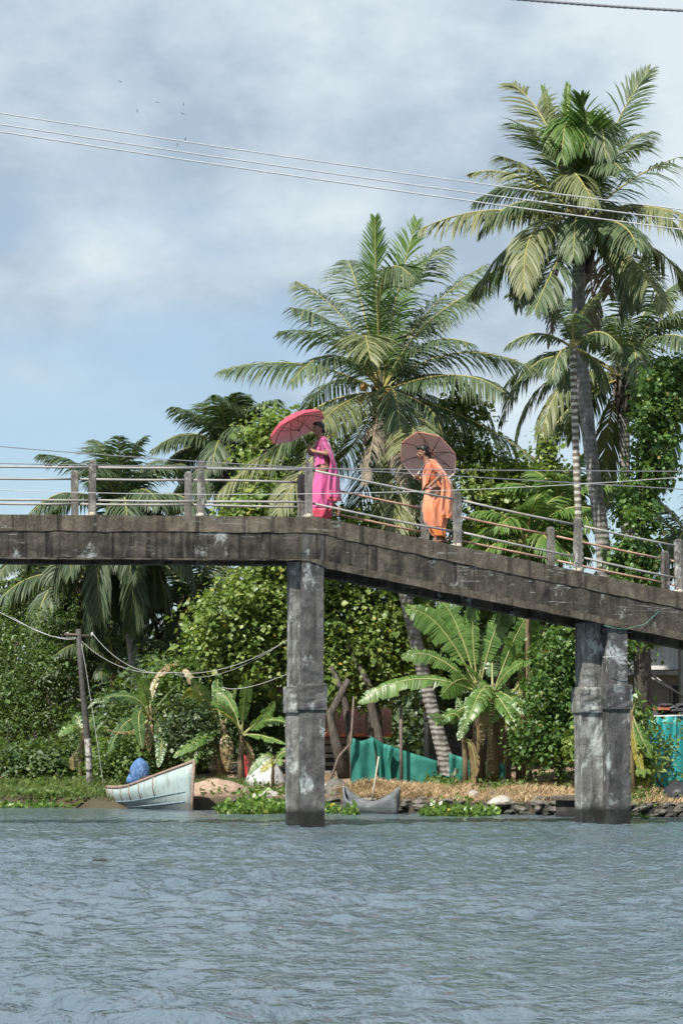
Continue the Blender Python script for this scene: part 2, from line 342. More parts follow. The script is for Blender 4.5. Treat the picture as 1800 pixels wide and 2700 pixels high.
# ------------------------------------------------------------------ terrain + water
BX = [-400, -60, -20, -7.5, -2.6, 0.0, 6.1, 20, 60, 400]
BY = [110, 78, 62, 56.5, 52.8, 50.6, 46.2, 42, 40, 40]
def bankY(x): return float(np.interp(x, BX, BY))
def gz(x, y):
    t = y - bankY(x)
    if t < 0: return 0.22
    return 0.24 + 0.05 * min(t, 12) + 0.012 * max(0, min(t - 12, 60))
def G(px, D):
    """ground point under pixel column px (1568 view) at distance D"""
    x = (px * 1800 / 1568 - 900) / FPX * D
    return Vector((x, D, gz(x, D)))
def axis(fine0, fine1, step, lo, hi, k=1.25):
    a = list(np.arange(fine0, fine1 + 1e-6, step)); s = step
    while a[-1] < hi: s *= k; a.append(a[-1] + s)
    s = step; b = []
    x = fine0
    while x > lo: s *= k; x -= s; b.append(x)
    return np.array(b[::-1] + a)
def grid(xs, ys, zf, name, mat, smooth=True):
    X, Y = np.meshgrid(xs, ys); Z = zf(X, Y)
    v = np.stack([X, Y, Z], -1).reshape(-1, 3); nx, ny = len(xs), len(ys)
    i = np.arange((nx) * (ny)).reshape(ny, nx)
    f = np.stack([i[:-1, :-1], i[:-1, 1:], i[1:, 1:], i[1:, :-1]], -1).reshape(-1, 4)
    return npmesh(name, v, f, mat, smooth=smooth)
rng = np.random.default_rng(5)
waves = []
for k in range(90):
    lam = 0.17 * (1.0 / 0.17) ** rng.random()
    th = rng.normal(0, 1.1) + R(-70)
    amp = 0.0048 * lam ** 0.8 * rng.uniform(0.6, 1.3)
    waves.append((2 * math.pi / lam * math.cos(th), 2 * math.pi / lam * math.sin(th), amp, rng.uniform(0, 6.28), lam))
def waterz(X, Y):
    Z = np.zeros_like(X)
    fade = np.clip((57 - np.abs(Y - 10)) / 20, 0.0, 1) * np.clip((26 - np.abs(X)) / 8, 0, 1)
    calm = 0.45 + 0.55 * np.clip((46 - Y) / 12, 0, 1)
    for kx, ky, a, ph, lam in waves:
        s = np.sin(kx * X + ky * Y + ph); Z += a * (s + 0.25 * np.cos(2 * (kx * X + ky * Y + ph)))
    gust = 0.75 + 0.35 * np.sin(X * 0.31 + Y * 0.23 + 1) * np.sin(X * 0.17 - Y * 0.36)
    return Z * fade * calm * gust
wx = axis(-9.0, 9.0, 0.065, -900, 900, 1.3); wy = axis(8.5, 53, 0.065, -60, 900, 1.3)
grid(wx, wy, waterz, 'water', M['water'])['kind'] = 'structure'
grng = np.random.default_rng(8)
def groundz(X, Y):
    B = np.interp(X, BX, BY); T = Y - B
    Z = 0.24 + 0.05 * np.clip(T, 0, 12) + 0.012 * np.clip(T - 12, 0, 60)
    Z += 0.05 * np.sin(X * 2.1 + Y) * np.sin(Y * 1.7 - X * 0.6) * np.clip(T, 0, 1) + 0.03 * np.sin(X * 5.3 + 1) * np.sin(Y * 4.1) * np.clip(T, 0, 1)
    return np.where(T < 0, np.maximum(-1.2, 0.24 + T * np.where(X < -2.6, 0.8, 4.0)), Z)
gx = axis(-14, 12, 0.2, -900, 900, 1.3); gy = axis(41, 66, 0.2, 36, 1500, 1.3)
grid(gx, gy, groundz, 'ground', M['soil'])['kind'] = 'structure'

# ------------------------------------------------------------------ bridge
W_ = 1.55
N1 = P(836, 1363, 40.0)
yl, yr = R(4.5), R(17)
dl = Vector((math.cos(yl), math.sin(yl), 0)); dr = Vector((math.cos(yr), math.sin(yr), 0))
nl = Vector((-dl.y, dl.x, 0)); nr = Vector((-dr.y, dr.x, 0))
SLOPE = 0.172
bridge = empty('concrete_footbridge', (N1.x, N1.y, 0), 'long weathered grey concrete footbridge with pipe railings crossing the river', 'bridge')
def LB(s, off, z):        # along the level left span (s metres left of the bend)
    return Vector((N1.x, N1.y, 0)) - dl * s + nl * off + Vector((0, 0, N1.z + z))
def RB(s, off, z):        # along the sloping right span
    return Vector((N1.x, N1.y, 0)) + dr * s + nr * off + Vector((0, 0, N1.z - SLOPE * s + z))
mitre = (yl + yr) / 2
def MT(off, z):           # at the bend
    n = Vector((-math.sin(mitre), math.cos(mitre), 0))
    return Vector((N1.x, N1.y, 0)) + n * off / math.cos((yr - yl) / 2) + Vector((0, 0, N1.z + z))
LL, RL = 14.0, 14.0
def rough_strip(name, mat, o0, o1, z0, z1, seg=0.16, jit=0.012, seed=1, zl=None, ends=(LL, RL)):
    """a long beam that follows both spans; its lower and upper edges are chipped and uneven"""
    rr = random.Random(seed); rings = []
    zr0 = zl if zl is not None else z0
    n = int(ends[0] / seg)
    for i in range(n, 0, -1):
        s = i * ends[0] / n; a, b, c = (rr.gauss(0, jit) for _ in range(3))
        rings.append([LB(s, o0 + b * .5, z0 + a), LB(s, o1, z0), LB(s, o1, z1), LB(s, o0 + c * .5, z1 + c * 0.5)])
    rings.append([MT(o0, (z0 + zr0) / 2), MT(o1, (z0 + zr0) / 2), MT(o1, z1), MT(o0, z1)])
    n = int(ends[1] / seg)
    for i in range(1, n + 1):
        s = i * ends[1] / n; a, b, c = (rr.gauss(0, jit) for _ in range(3))
        rings.append([RB(s, o0 + b * .5, zr0 + a), RB(s, o1, zr0), RB(s, o1, z1), RB(s, o0 + c * .5, z1 + c * 0.5)])
    return MB().loft(rings, smooth=False).build(name, mat, bridge)
# near edge: kerb slab course over the main beam, far edge the same
rough_strip('slab_edge', M['slab'], -0.016, 0.30, -0.255, 0.0, jit=0.006, seed=2, zl=-0.27)
rough_strip('edge_beam', M['beam'], 0.0, 0.26, -0.675, -0.256, jit=0.007, seed=3, zl=-0.765)
rough_strip('drip_lip', M['slab'], -0.022, 0.05, -0.700, -0.677, jit=0.006, seed=4, zl=-0.79)
rough_strip('slab_edge', M['slab'], W_ - 0.30, W_ + 0.016, -0.255, 0.0, jit=0.006, seed=5, zl=-0.27)
rough_strip('edge_beam', M['beam'], W_ - 0.26, W_, -0.675, -0.256, jit=0.007, seed=6, zl=-0.765)
rough_strip('deck_slab', M['slab'], 0.302, W_ - 0.302, -0.20, -0.012, jit=0.003, seed=7)
# cross beams under the deck
for s in (2.4, 4.9, 7.4):
    c = LB(s, W_ / 2, -0.42); MB().box(c, (0.2, W_ - 0.524, 0.40), yl).build('cross_beam', M['beam'], bridge)
for s in (2.0, 7.6):
    c = RB(s, W_ / 2, -0.45); MB().box(c, (0.2, W_ - 0.524, 0.44), yr).build('cross_beam', M['beam'], bridge)
rr = random.Random(12)
def column(px0, px1, D, rz, ztop, zc0, zc1, mat, depth=0.4, cm=None):
    x0 = (px0 - 900) / FPX * D; x1 = (px1 - 900) / FPX * D; wd = (x1 - x0)
    c = Vector(((x0 + x1) / 2, D, 0)) + Vector((-math.sin(rz), math.cos(rz), 0)) * depth / 2
    def ring(z, k, j=0.004):
        vs = []
        for sx, sy in ((-1, -1), (-.33, -1), (.33, -1), (1, -1), (1, 1), (-1, 1)):
            v = Matrix.Rotation(rz, 3, 'Z') @ Vector((sx * (wd / 2 + k), sy * (depth / 2 + k), 0))
            vs.append(c + v + Vector((rr.gauss(0, j), rr.gauss(0, j), z)))
        return vs
    zs = np.linspace(-1.6, zc0, 14)
    col = MB().loft([ring(z, 0.018) for z in zs], smooth=False).build('column', mat, bridge)
    MB().loft([ring(z, 0) for z in np.linspace(zc1, ztop, 16)], smooth=False).build('shaft', mat, col)
    cr = [ring(zc0 - 0.002, 0.03), ring(zc0 + 0.01, 0.052)] + [ring(z, 0.055, 0.006) for z in np.linspace(zc0 + 0.05, zc1 - 0.04, 6)] + [ring(zc1 - 0.01, 0.05), ring(zc1 + 0.002, 0.03)]
    MB().loft(cr, smooth=False).build('collar', cm or mat, col)
    return col
zc = lambda y, D: P(900, y, D).z
# left pier (its two columns stand in the water), right pier close to the bank
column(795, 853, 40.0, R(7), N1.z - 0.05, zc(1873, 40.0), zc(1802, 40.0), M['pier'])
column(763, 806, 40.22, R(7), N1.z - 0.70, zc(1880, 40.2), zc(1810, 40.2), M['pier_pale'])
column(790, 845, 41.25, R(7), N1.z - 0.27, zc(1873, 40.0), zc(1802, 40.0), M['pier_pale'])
DR = 41.75
ztr = RB((1626 - 836) / FPX * 41 / math.cos(yr), 0, 0).z
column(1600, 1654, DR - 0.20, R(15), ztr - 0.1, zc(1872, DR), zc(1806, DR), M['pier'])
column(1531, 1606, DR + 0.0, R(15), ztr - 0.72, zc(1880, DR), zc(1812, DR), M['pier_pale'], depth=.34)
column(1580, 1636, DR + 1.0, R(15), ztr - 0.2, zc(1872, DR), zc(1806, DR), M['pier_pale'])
# pier caps
MB().box(Vector(((790 - 900) / FPX * 40.6, 40.85, N1.z - 0.72)), (0.36, 1.0, 0.30), R(7)).build('pier_cap', M['beam'], bridge)
MB().box(Vector(((1592 - 900) / FPX * 42.1, 42.15, ztr - 0.80)), (0.36, 1.0, 0.26), R(15)).build('pier_cap', M['beam'], bridge)
# railing posts: domed concrete posts at the photographed places
def along(px, side):
    """distance along its span of the post seen in pixel column px (1800 view)"""
    best = None
    for span, f, lim in (('L', LB, LL), ('R', RB, RL)):
        for s in np.arange(0.0, lim, 0.01):
            p = f(s, side, 0); q = 900 + p.x / p.y * FPX * (1 / (cp + (p.z - CAMH) / p.y * sp_)) * 1
            e = abs(q - px)
            if best is None or e < best[0]: best = (e, span, s)
    return best[1], best[2]
def post(px, side, h=0.92, wd=0.125):
    sp, s = along(px, side)
    f = LB if sp == 'L' else RB; rz = yl if sp == 'L' else yr
    b = f(s, side, -0.02); m = MB(); n = 4; rings = []
    tl = rr.gauss(0, 0.006)
    for z, k in ((0, 1), (h * .25, 1), (h * .5, .99), (h * .75, .99), (h - .05, .97), (h - .03, .95), (h - .008, .55), (h, .1)):
        ring = []
        for q in range(12):
            a = 2 * math.pi * q / 12; r_ = wd / 2 * k / max(abs(math.cos(a + .26)), abs(math.sin(a + .26))) * 0.97
            r_ = min(r_, wd / 2 * k * 1.28)
            v = Matrix.Rotation(rz, 3, 'Z') @ Vector((r_ * math.cos(a + .26), r_ * math.sin(a + .26), 0))
            ring.append(b + v + Vector((tl * z + rr.gauss(0, .0015), rr.gauss(0, .0015), z)))
        rings.append(ring)
    o = m.loft(rings, smooth=False).build('railing_post', M['post'], bridge)
    mm = MB(); rings = []
    for z, k in ((-.012, 1.35), (.03, 1.2), (.055, 1.02)):
        rings.append([b + Vector((math.cos(q * .524) * wd * .52 * k * rr.uniform(.85, 1.15), math.sin(q * .524) * wd * .52 * k * rr.uniform(.9, 1.1), z + 0.02)) for q in range(12)])
    mm.loft(rings).build('mortar_foot', M['mortar'], o)
    return sp, s
NEAR, FAR = 0.09, W_ - 0.09
npx = [-340, -43, 243, 529, 813, 1205, 1523, 1789, 2060]
fpx = [-402, -100, 198, 496, 795, 1120, 1452, 1753, 2040]
def pos_of(ps, side, z):
    return (LB if ps[0] == 'L' else RB)(ps[1], side, z)
nposts = [post(p, NEAR) for p in npx]
fposts = [post(p, FAR, 0.90) for p in fpx]
def rails(posts, side, hs, seed):
    r2 = random.Random(seed)
    bendS = ('L', 0.0)
    for k, h in enumerate(hs):
        for a, b in zip(posts[:-1], posts[1:]):
            pa = pos_of(a, side, h + r2.gauss(0, .004)); pb = pos_of(b, side, h + r2.gauss(0, .004))
            mid = (pa + pb) / 2 + Vector((0, r2.gauss(0, .006), r2.gauss(0, .006) - .004))
            d = (pb - pa).normalized() * 0.05
            mat = M['pipe'] if a[0] == 'L' or side == NEAR else M['rust']
            MB().tube([pa + d, pa * .7 + pb * .3 + (mid - (pa + pb) / 2) * .8, mid, pa * .3 + pb * .7 + (mid - (pa + pb) / 2) * .8, pb - d], 0.0185, 10).build('rail_pipe', mat, bridge)
rails(nposts, NEAR, (0.775, 0.245), 3)
rails(fposts, FAR, (0.735, 0.325), 4)
# rope tied round the right pier
MB().tube([P(1592, 1649, 41.2), P(1620, 1656, 41.25), P(1650, 1659, 41.45), P(1700, 1645, 41.6), P(1750, 1600, 41.78)], 0.004, 6).build('rope', simple('green_rope', (0.12, 0.3, 0.25), .8), bridge)
MB().tube([P(1588, 1733, 41.3), P(1620, 1731, 41.32), P(1656, 1722, 41.42)], 0.006, 6).build('rope', M['wire'], bridge)

# ------------------------------------------------------------------ cables
def cable(a, b, c, rad, mat, label, extend=3.0, name='power_cable', twist=False):
    """a sagging cable through three photographed points, carried on beyond the frame"""
    a, b, c = Vector(a), Vector(b), Vector(c); pts = []
    t1 = (b - a).length / ((b - a).length + (c - b).length)
    n = 40
    for i in range(n + 1):
        t = -extend + (1 + 2 * extend) * i / n
        p = a * ((t - t1) * (t - 1) / (t1)) + b * (t * (t - 1) / (t1 * (t1 - 1))) + c * (t * (t - t1) / (1 - t1))
        if t < 0 or t > 1:      # carry on straight
            e, q = (a, a + (b - a) * .2 / t1) if t < 0 else (c, c)
            base = a if t < 0 else c; d = (b - a) / t1 if t < 0 else (c - b) / (1 - t1)
            p = base + d * (t if t < 0 else t - 1)
        pts.append(p)
    loc = b
    if twist:
        m = MB()
        fine = []
        for i in range(n):
            for k in range(10): fine.append(pts[i].lerp(pts[i + 1], k / 10))
        m.tube(fine, [rad * (1 + .35 * (i % 2)) for i in range(len(fine))], 6)
    else:
        m = MB().tube(pts, rad, 6)
    o = m.build(name, mat, None, loc); tag(o, label, 'cable', 'cables above the river'); return o
cable(P(0, 298, 36), P(900, 434, 36.6), P(1800, 553, 37.2), 0.008, M['wire'], 'topmost of three pale twisted cables crossing the sky', 1.5, twist=True)
cable(P(0, 328, 36), P(900, 461, 36.6), P(1800, 581, 37.2), 0.0085, M['wire'], 'middle of three pale twisted cables crossing the sky', 1.5, twist=True)
cable(P(0, 347, 36), P(900, 482, 36.6), P(1800, 606, 37.2), 0.009, M['wire'], 'lowest of three pale twisted cables crossing the sky', 1.5, twist=True)
cable(P(1300, -8, 30), P(1560, 13, 30), P(1800, 28, 30), 0.016, M['wire_dark'], 'grey cable cutting across the top right corner', 3, twist=True)
cable(P(0, 1177, 38), P(450, 1212, 38), P(900, 1238, 38), 0.007, M['wire_dark'], 'dark thin wire dropping from the left edge behind the railing', 2)
cable(P(0, 1222, 37), P(900, 1236, 37), P(1800, 1243, 37), 0.007, M['wire_dark'], 'upper thin pale wire stretched in front of the railing', 1.5)
cable(P(0, 1292, 37), P(900, 1301, 37), P(1800, 1258, 37), 0.005, M['wire'], 'lower thin pale wire stretched in front of the railing', 1.5)
# ------------------------------------------------------------------ palms
UP = Vector((0, 0, 1))
def frond(parent, a, mid, tip, seed, leaf=0.75, n=84, mat=None, rmat=None, droop=0.55, roll=0.0, wd=0.042, broken=0.0, name='frond', vee=0.15, face=0.0, fwd=(0.45, 0.95), r0=0.028):
    rg = np.random.default_rng(seed); a, mid, tip = Vector(a), Vector(mid), Vector(tip)
    c = mid * 2 - (a + tip) * .5
    def pt(t): return a * (1 - t) ** 2 + c * 2 * t * (1 - t) + tip * t * t
    def tn(t): return ((c - a) * (1 - t) + (tip - c) * t).normalized()
    V_, F_, rn, mi = [], [], [], []
    side0 = None
    brk = []
    if broken > 0:
        for _ in range(int(2 + broken * 6)):
            brk.append((rg.uniform(.25, .98), rg.uniform(.02, .06) * (1 + broken), rg.choice([-1, 1])))
    S_prev = None
    fr = []
    for i in range(n):
        t = 0.13 + 0.87 * (i + .5) / n; T = tn(t)
        S = T.cross(UP * (1 - face) - Vector((0, 1, 0)) * face)
        if S.length < .18:
            S = S_prev if S_prev is not None else Vector((1, 0, 0)).cross(T).cross(T)
            if S.length < .1: S = Vector((0, 1, 0)).cross(T)
        S = S.normalized()
        if S_prev is not None:
            if S.dot(S_prev) < 0: S = -S
            S = (S * .35 + S_prev * .65); S = (S - T * S.dot(T)).normalized()
        S_prev = S.copy(); N = S.cross(T).normalized()
        if N.z < 0 and i == 0: pass
        fr.append((t, T, S, N))
    flip = 1 if fr[0][3].z >= 0 or abs(fr[0][3].z) < .05 else -1
    for t, T, S, N in fr:
        N = N * flip
        if roll:
            cr, sr = math.cos(roll), math.sin(roll); S, N = S * cr + N * sr, N * cr - S * sr
        p = pt(t)
        prof = min(1, .42 + 1.5 * (t - .1)) * (1 - .72 * max(0, (t - .62) / .38) ** 1.5)
        for sd in (-1, 1):
            skip = any(abs(t - b0) < bw and sd == bs for b0, bw, bs in brk)
            if skip and rg.random() < .8: continue
            ln = leaf * prof * rg.uniform(.86, 1.1)
            if broken > 0 and rg.random() < broken * .35: ln *= rg.uniform(.35, .8)
            ang = fwd[0] + (fwd[1] - fwd[0]) * t + rg.normal(0, .06)
            d = (S * sd * math.cos(ang) + T * math.sin(ang) + N * (vee + rg.normal(0, .07)) - UP * droop * .45).normalized()
            dr_ = droop * rg.uniform(.8, 1.5)
            wv = (T - d * T.dot(d)); wv = (wv.normalized() * .8 + N * .45 * (1 if rg.random() < .5 else -1) * rg.random()); wv = (wv - d * wv.dot(d)).normalized()
            b0 = len(V_); w0 = wd * rg.uniform(.85, 1.15)
            cur = p.copy(); dd = d.copy()
            steps = ((0.0, .55), (.34, 1.0), (.36, .8), (.30, 0))
            for q, (sl_, kw) in enumerate(steps):
                if q:
                    cur = cur + dd * ln * sl_
                    dd = (dd - UP * dr_ * .55).normalized()
                if kw > 0:
                    V_.append(cur - wv * w0 * kw * .5); V_.append(cur + wv * w0 * kw * .5)
                else: V_.append(cur); V_.append(cur + wv * .002)
            r_ = float(np.clip(rg.normal(.45, .2) + .2 * (t - .5), 0, 1))
            for q in range(3):
                F_.append((b0 + 2 * q, b0 + 2 * q + 1, b0 + 2 * q + 3, b0 + 2 * q + 2)); rn.append(r_); mi.append(0)
    # rachis
    m = 14; sidesn = 5; b0 = len(V_)
    for i in range(m + 1):
        t = i / m; T = tn(t); A = T.cross(Vector((.3, .9, .1))).normalized(); B = T.cross(A); r_ = r0 * (1 - .88 * t) + .003
        for k in range(sidesn):
            q = 2 * math.pi * k / sidesn; V_.append(pt(t) + (A * math.cos(q) + B * math.sin(q)) * r_)
    for i in range(m):
        for k in range(sidesn):
            k2 = (k + 1) % sidesn; F_.append((b0 + i * sidesn + k, b0 + i * sidesn + k2, b0 + (i + 1) * sidesn + k2, b0 + (i + 1) * sidesn + k)); rn.append(.5); mi.append(1)
    return npmesh(name, np.array([tuple(v) for v in V_]), np.array(F_), [mat or M['palm'], rmat or M['rachis']], parent, rnd=rn, mi=mi)
def palm_trunk(parent, pts, r0, r1, mat=None, flare=1.5, name='trunk', step=0.055, ringk=0.012):
    pts = [Vector(p) for p in pts]
    # smooth path
    L_ = [0]
    for a, b in zip(pts[:-1], pts[1:]): L_.append(L_[-1] + (b - a).length)
    tot = L_[-1]; n = max(8, int(tot / step)); path = []; rad = []
    A = np.array([tuple(p) for p in pts]); rg = random.Random(int(tot * 100))
    for i in range(n + 1):
        s = tot * i / n
        q = np.array([np.interp(s, L_, A[:, k]) for k in range(3)])
        path.append(q); t = i / n
        r_ = r0 + (r1 - r0) * t + r0 * (flare - 1) * math.exp(-s / .35)
        rad.append(r_ * (1 + (ringk * rg.random() if i % 2 else -ringk * .4) + rg.gauss(0, .014)))
    path = np.array(path)
    for _ in range(int(30)):
        path[1:-1] = (path[:-2] + path[2:]) * .25 + path[1:-1] * .5
    return MB().tube([Vector(p) for p in path], rad, 12).build(name, mat or M['bark_palm'], parent)
def traced(parent, C, D, f, specs, LEN, base_seed, leaf, conv, matset, wd=.042):
    """fronds traced on the photograph: (mid, tip, towards viewer -1 / away +1, material key, options)"""
    for i, (mx_, tx_, sgn, mk, opt) in enumerate(specs):
        A = C + Vector((0, 0, 0)); m2 = conv(*mx_, D); t2 = conv(*tx_, D)
        c2 = m2 * 2 - (A + t2) * .5
        proj = (m2 - A).length + (t2 - m2).length
        dep = math.sqrt(max(0.05, LEN * LEN - proj * proj)) if proj < LEN else .25
        dep *= sgn
        m3 = m2 + Vector((0, dep * .55, 0)); t3 = t2 + Vector((0, dep, 0))
        # keep the photographed direction: scale about the camera for the new distance
        def res(p, q): 
            k = q.y / p.y
            return Vector((p.x * k, q.y, CAMH + (p.z - CAMH) * k))
        m3 = res(m2, m3); t3 = res(t2, t3)
        kw = dict(leaf=leaf, wd=wd, face=.3, broken=.12); kw.update(opt)
        dead = mk == 'palm_dead'
        frond(parent, A, m3, t3, base_seed + i, mat=M[mk], rmat=M['rachis_dead'] if dead else None, **kw)
def auto_fronds(parent, C, LEN, n, seed, leaf, mat, skip=None, el0=78, el1=-42, wd=.042, nl=64, old=None, az0=0, gapf=None):
    rg = random.Random(seed)
    for i in range(n):
        u = (i + .5) / n; az = az0 + i * 2.39996 + rg.gauss(0, .15); el = R(el0 + (el1 - el0) * u ** .85 + rg.gauss(0, 5))
        h = Vector((math.cos(az), math.sin(az), 0)); l = LEN * rg.uniform(.82, 1.08) * (.8 + .2 * min(1, u * 3))
        mid = C + (h * math.cos(el) + UP * math.sin(el)) * l * .5
        e2 = el - R(40 + 25 * rg.random()) * (.35 + .65 * math.cos(el))
        tip = mid + (h * math.cos(e2) + UP * math.sin(e2)) * l * .47
        frond(parent, C, mid, tip, seed * 100 + i, leaf=leaf, n=nl, mat=M[old] if (old and u > .72 and rg.random() < .6) else M[mat], droop=.6 + .5 * u, wd=wd)
def coconuts(parent, C, n, seed, mat):
    rg = random.Random(seed)
    for i in range(n):
        a = rg.uniform(0, 6.28); d = Vector((math.cos(a) * rg.uniform(.18, .34), math.sin(a) * .26 - .12, -rg.uniform(.0, .5)))
        MB().ball(C + d, (.085, .085, .105), 10).build('coconut', mat, parent)
M['nut_y'] = simple('orange_coconut_husk', (0.38, 0.21, 0.06), .6, .3, 12, .1)
M['nut_g'] = simple('green_coconut_husk', (0.13, 0.15, 0.05), .55, .3, 12, .1)
def crownshaft(parent, C, r):
    """fibrous boots where the fronds leave the trunk"""
    rg = random.Random(4); m = MB()
    for i in range(16):
        a = i * 2.4; z = -.55 + .06 * i
        d = Vector((math.cos(a), math.sin(a), 0))
        m.tube([C + d * r * .7 + UP * (z - .25), C + d * r * 1.15 + UP * z, C + d * r * 1.9 + UP * (z + .3)], [.07, .065, .03], 6)
    m.build('leaf_boot', M['bark'], parent)
cA = lambda x, y, D: P(550 + x / 1.7422, 550 + y / 1.7422, D)       # view of palm A
cB = lambda x, y, D: P(1100 + x / 2.24, 150 + y / 2.24, D)          # view of palm B
# --- palm A: broad crown in the middle
DA = 58.0
pA = empty('coconut_palm', G(1036, DA), 'broad-crowned coconut palm with leaning trunk behind the two umbrellas', 'palm tree', 'coconut palms on the bank')
CA = cA(795, 845, DA)
b = G(1036, DA) - UP * .15
palm_trunk(pA, [b, Q(1010, 1700, DA), Q(975, 1560, DA), Q(945, 1430, DA), Q(915, 1300, DA), Q(890, 1130, DA), Q(876, 1010, DA), CA], .165, .13)
specs = [
 ((772, 430), (764, 45), -1, 'palm_fresh', dict(droop=.2, fwd=(.75, 1.2), vee=.1, leaf=.7)),
 ((860, 420), (955, 60), +1, 'palm_fresh', dict(droop=.35, fwd=(.6, 1.1), leaf=.8)),
 ((905, 400), (1085, 180), +1, 'palm', dict(droop=.7)),
 ((800, 330), (945, 325), -1, 'palm', dict(droop=.8)),
 ((640, 530), (405, 335), +1, 'palm', dict(droop=.75)),
 ((620, 570), (385, 455), -1, 'palm', dict(droop=.85)),
 ((700, 430), (640, 240), +1, 'palm', dict(droop=.6)),
 ((960, 530), (1265, 260), +1, 'palm', dict(droop=.8)),
 ((1000, 530), (1310, 345), -1, 'palm', dict(droop=.85)),
 ((430, 715), (60, 745), -1, 'palm', dict(droop=.75)),
 ((725, 590), (745, 700), -1, 'palm_old', dict(droop=.45)),
 ((1130, 665), (1515, 745), +1, 'palm', dict(droop=.75)),
 ((1120, 765), (1365, 850), -1, 'palm', dict(droop=.8)),
 ((1170, 955), (1540, 1185), -1, 'palm', dict(droop=.8)),
 ((640, 885), (520, 985), -1, 'palm_old', dict(droop=.9, broken=.2)),
 ((400, 1030), (45, 1315), +1, 'palm_old', dict(droop=.7, broken=.3)),
 ((520, 1090), (315, 1400), -1, 'palm_old', dict(droop=.5)),
 ((862, 1200), (872, 1470), -1, 'palm_old', dict(droop=.5)),
 ((740, 1180), (640, 1450), +1, 'palm', dict(droop=.5)),
 ((935, 990), (880, 1110), -1, 'palm_old', dict(droop=.5)),
 ((1060, 1060), (1330, 1450), +1, 'palm_old', dict(droop=.5, broken=.3)),
 ((980, 1130), (1080, 1420), -1, 'palm', dict(droop=.5)),
 ((690, 1040), (560, 1230), +1, 'palm', dict(droop=.6)),
 ((900, 700), (1010, 640), +1, 'palm', dict(droop=.4)),
 ((690, 720), (560, 690), +1, 'palm', dict(droop=.5)),
 ((1020, 860), (1260, 1010), +1, 'palm', dict(droop=.6)),
 ((765, 1010), (715, 1260), -1, 'palm_dead', dict(droop=.8, broken=.5, leaf=.55)),
 ((850, 1030), (905, 1290), -1, 'palm_dead', dict(droop=.8, broken=.5, leaf=.55)),
 ((790, 1060), (800, 1330), +1, 'palm_dead', dict(droop=.8, broken=.3, leaf=.6)),
]
traced(pA, CA, DA, 1, specs, 3.95, 1000, 1.05, cA, 0, wd=.038)
auto_fronds(pA, CA, 3.4, 11, 91, .95, 'palm', el0=70, el1=-30, wd=.038, az0=.7)
coconuts(pA, CA + Vector((-.2, -.1, .1)), 7, 3, M['nut_y']); coconuts(pA, CA + Vector((.1, 0, -.55)), 8, 5, M['nut_g'])
crownshaft(pA, CA - UP * .3, .15)
# --- palm B: tall, wind-torn, at the right
DB = 52.0
pB = empty('coconut_palm', G(1400, DB), 'tallest coconut palm with torn fronds and bare grey trunk at the right', 'palm tree', 'coconut palms on the bank')
CB = cB(965, 985, DB)
palm_trunk(pB, [G(1400, DB) - UP * .15, Q(1396, 1600, DB), Q(1391, 1400, DB), Q(1384, 1250, DB), Q(1362, 1090, DB), Q(1343, 930, DB), Q(1330, 780, DB), Q(1327, 660, DB), CB], .165, .135)
specs = [
 ((1140, 470), (1370, 75), -1, 'palm', dict(droop=.35, broken=.2)),
 ((965, 350), (985, 540), -1, 'palm_fresh', dict(droop=1.0, leaf=1.0, n=90)),
 ((900, 400), (850, 590), -1, 'palm_fresh', dict(droop=1.0, leaf=1.0, n=90)),
 ((1050, 400), (1110, 600), -1, 'palm', dict(droop=1.0, leaf=1.0, n=90)),
 ((770, 420), (552, 160), +1, 'palm_old', dict(droop=.4, broken=.5)),
 ((780, 560), (560, 395), -1, 'palm', dict(droop=.4, broken=.3)),
 ((740, 720), (485, 585), -1, 'palm_old', dict(droop=.7, broken=.4)),
 ((915, 690), (1045, 870), -1, 'palm_old', dict(droop=.8, broken=.2)),
 ((470, 905), (20, 1015), -1, 'palm_old', dict(droop=1.0, broken=.25)),
 ((700, 1010), (630, 1385), -1, 'palm_old', dict(droop=.8)),
 ((560, 1190), (295, 1400), +1, 'palm', dict(droop=.9, broken=.3)),
 ((1330, 885), (1640, 985), -1, 'palm_old', dict(droop=.9, broken=.2)),
 ((1235, 1160), (1460, 1490), -1, 'palm_old', dict(droop=.7, broken=.2)),
 ((1250, 735), (1545, 592), +1, 'palm', dict(droop=.7, broken=.8)),
 ((1390, 1130), (1640, 1420), +1, 'palm_old', dict(droop=.8, broken=.2)),
 ((830, 1260), (782, 1700), +1, 'palm_dead', dict(droop=.9, broken=.6, leaf=.5)),
 ((1025, 1330), (1040, 1700), +1, 'palm_dead', dict(droop=.9, broken=.6, leaf=.5)),
 ((620, 715), (300, 690), +1, 'palm_old', dict(droop=.6, broken=.6, leaf=.6)),
 ((830, 1200), (690, 1500), -1, 'palm', dict(droop=.7, broken=.3)),
 ((1130, 620), (1380, 440), +1, 'palm', dict(droop=.5, broken=.3)),
 ((700, 860), (560, 900), +1, 'palm', dict(droop=.8)),
 ((1180, 980), (1290, 1120), -1, 'palm', dict(droop=.8)),
 ((850, 600), (745, 190), +1, 'palm_fresh', dict(droop=.05, fwd=(1.2, 1.4), leaf=.6, vee=.05)),
 ((900, 560), (885, 175), +1, 'palm_fresh', dict(droop=.05, fwd=(1.2, 1.4), leaf=.6, vee=.05)),
 ((1010, 560), (965, 235), -1, 'palm_fresh', dict(droop=.3, fwd=(.8, 1.2))),
 ((880, 820), (830, 700), +1, 'palm', dict(droop=.7)),
 ((1120, 1180), (1130, 1400), +1, 'palm_dead', dict(droop=.8, broken=.3)),
]
traced(pB, CB, DB, 1, specs, 3.6, 2000, .9, cB, 0, wd=.044)
auto_fronds(pB, CB, 3.1, 11, 92, .85, 'palm', el0=72, el1=-35, wd=.042, az0=.3)
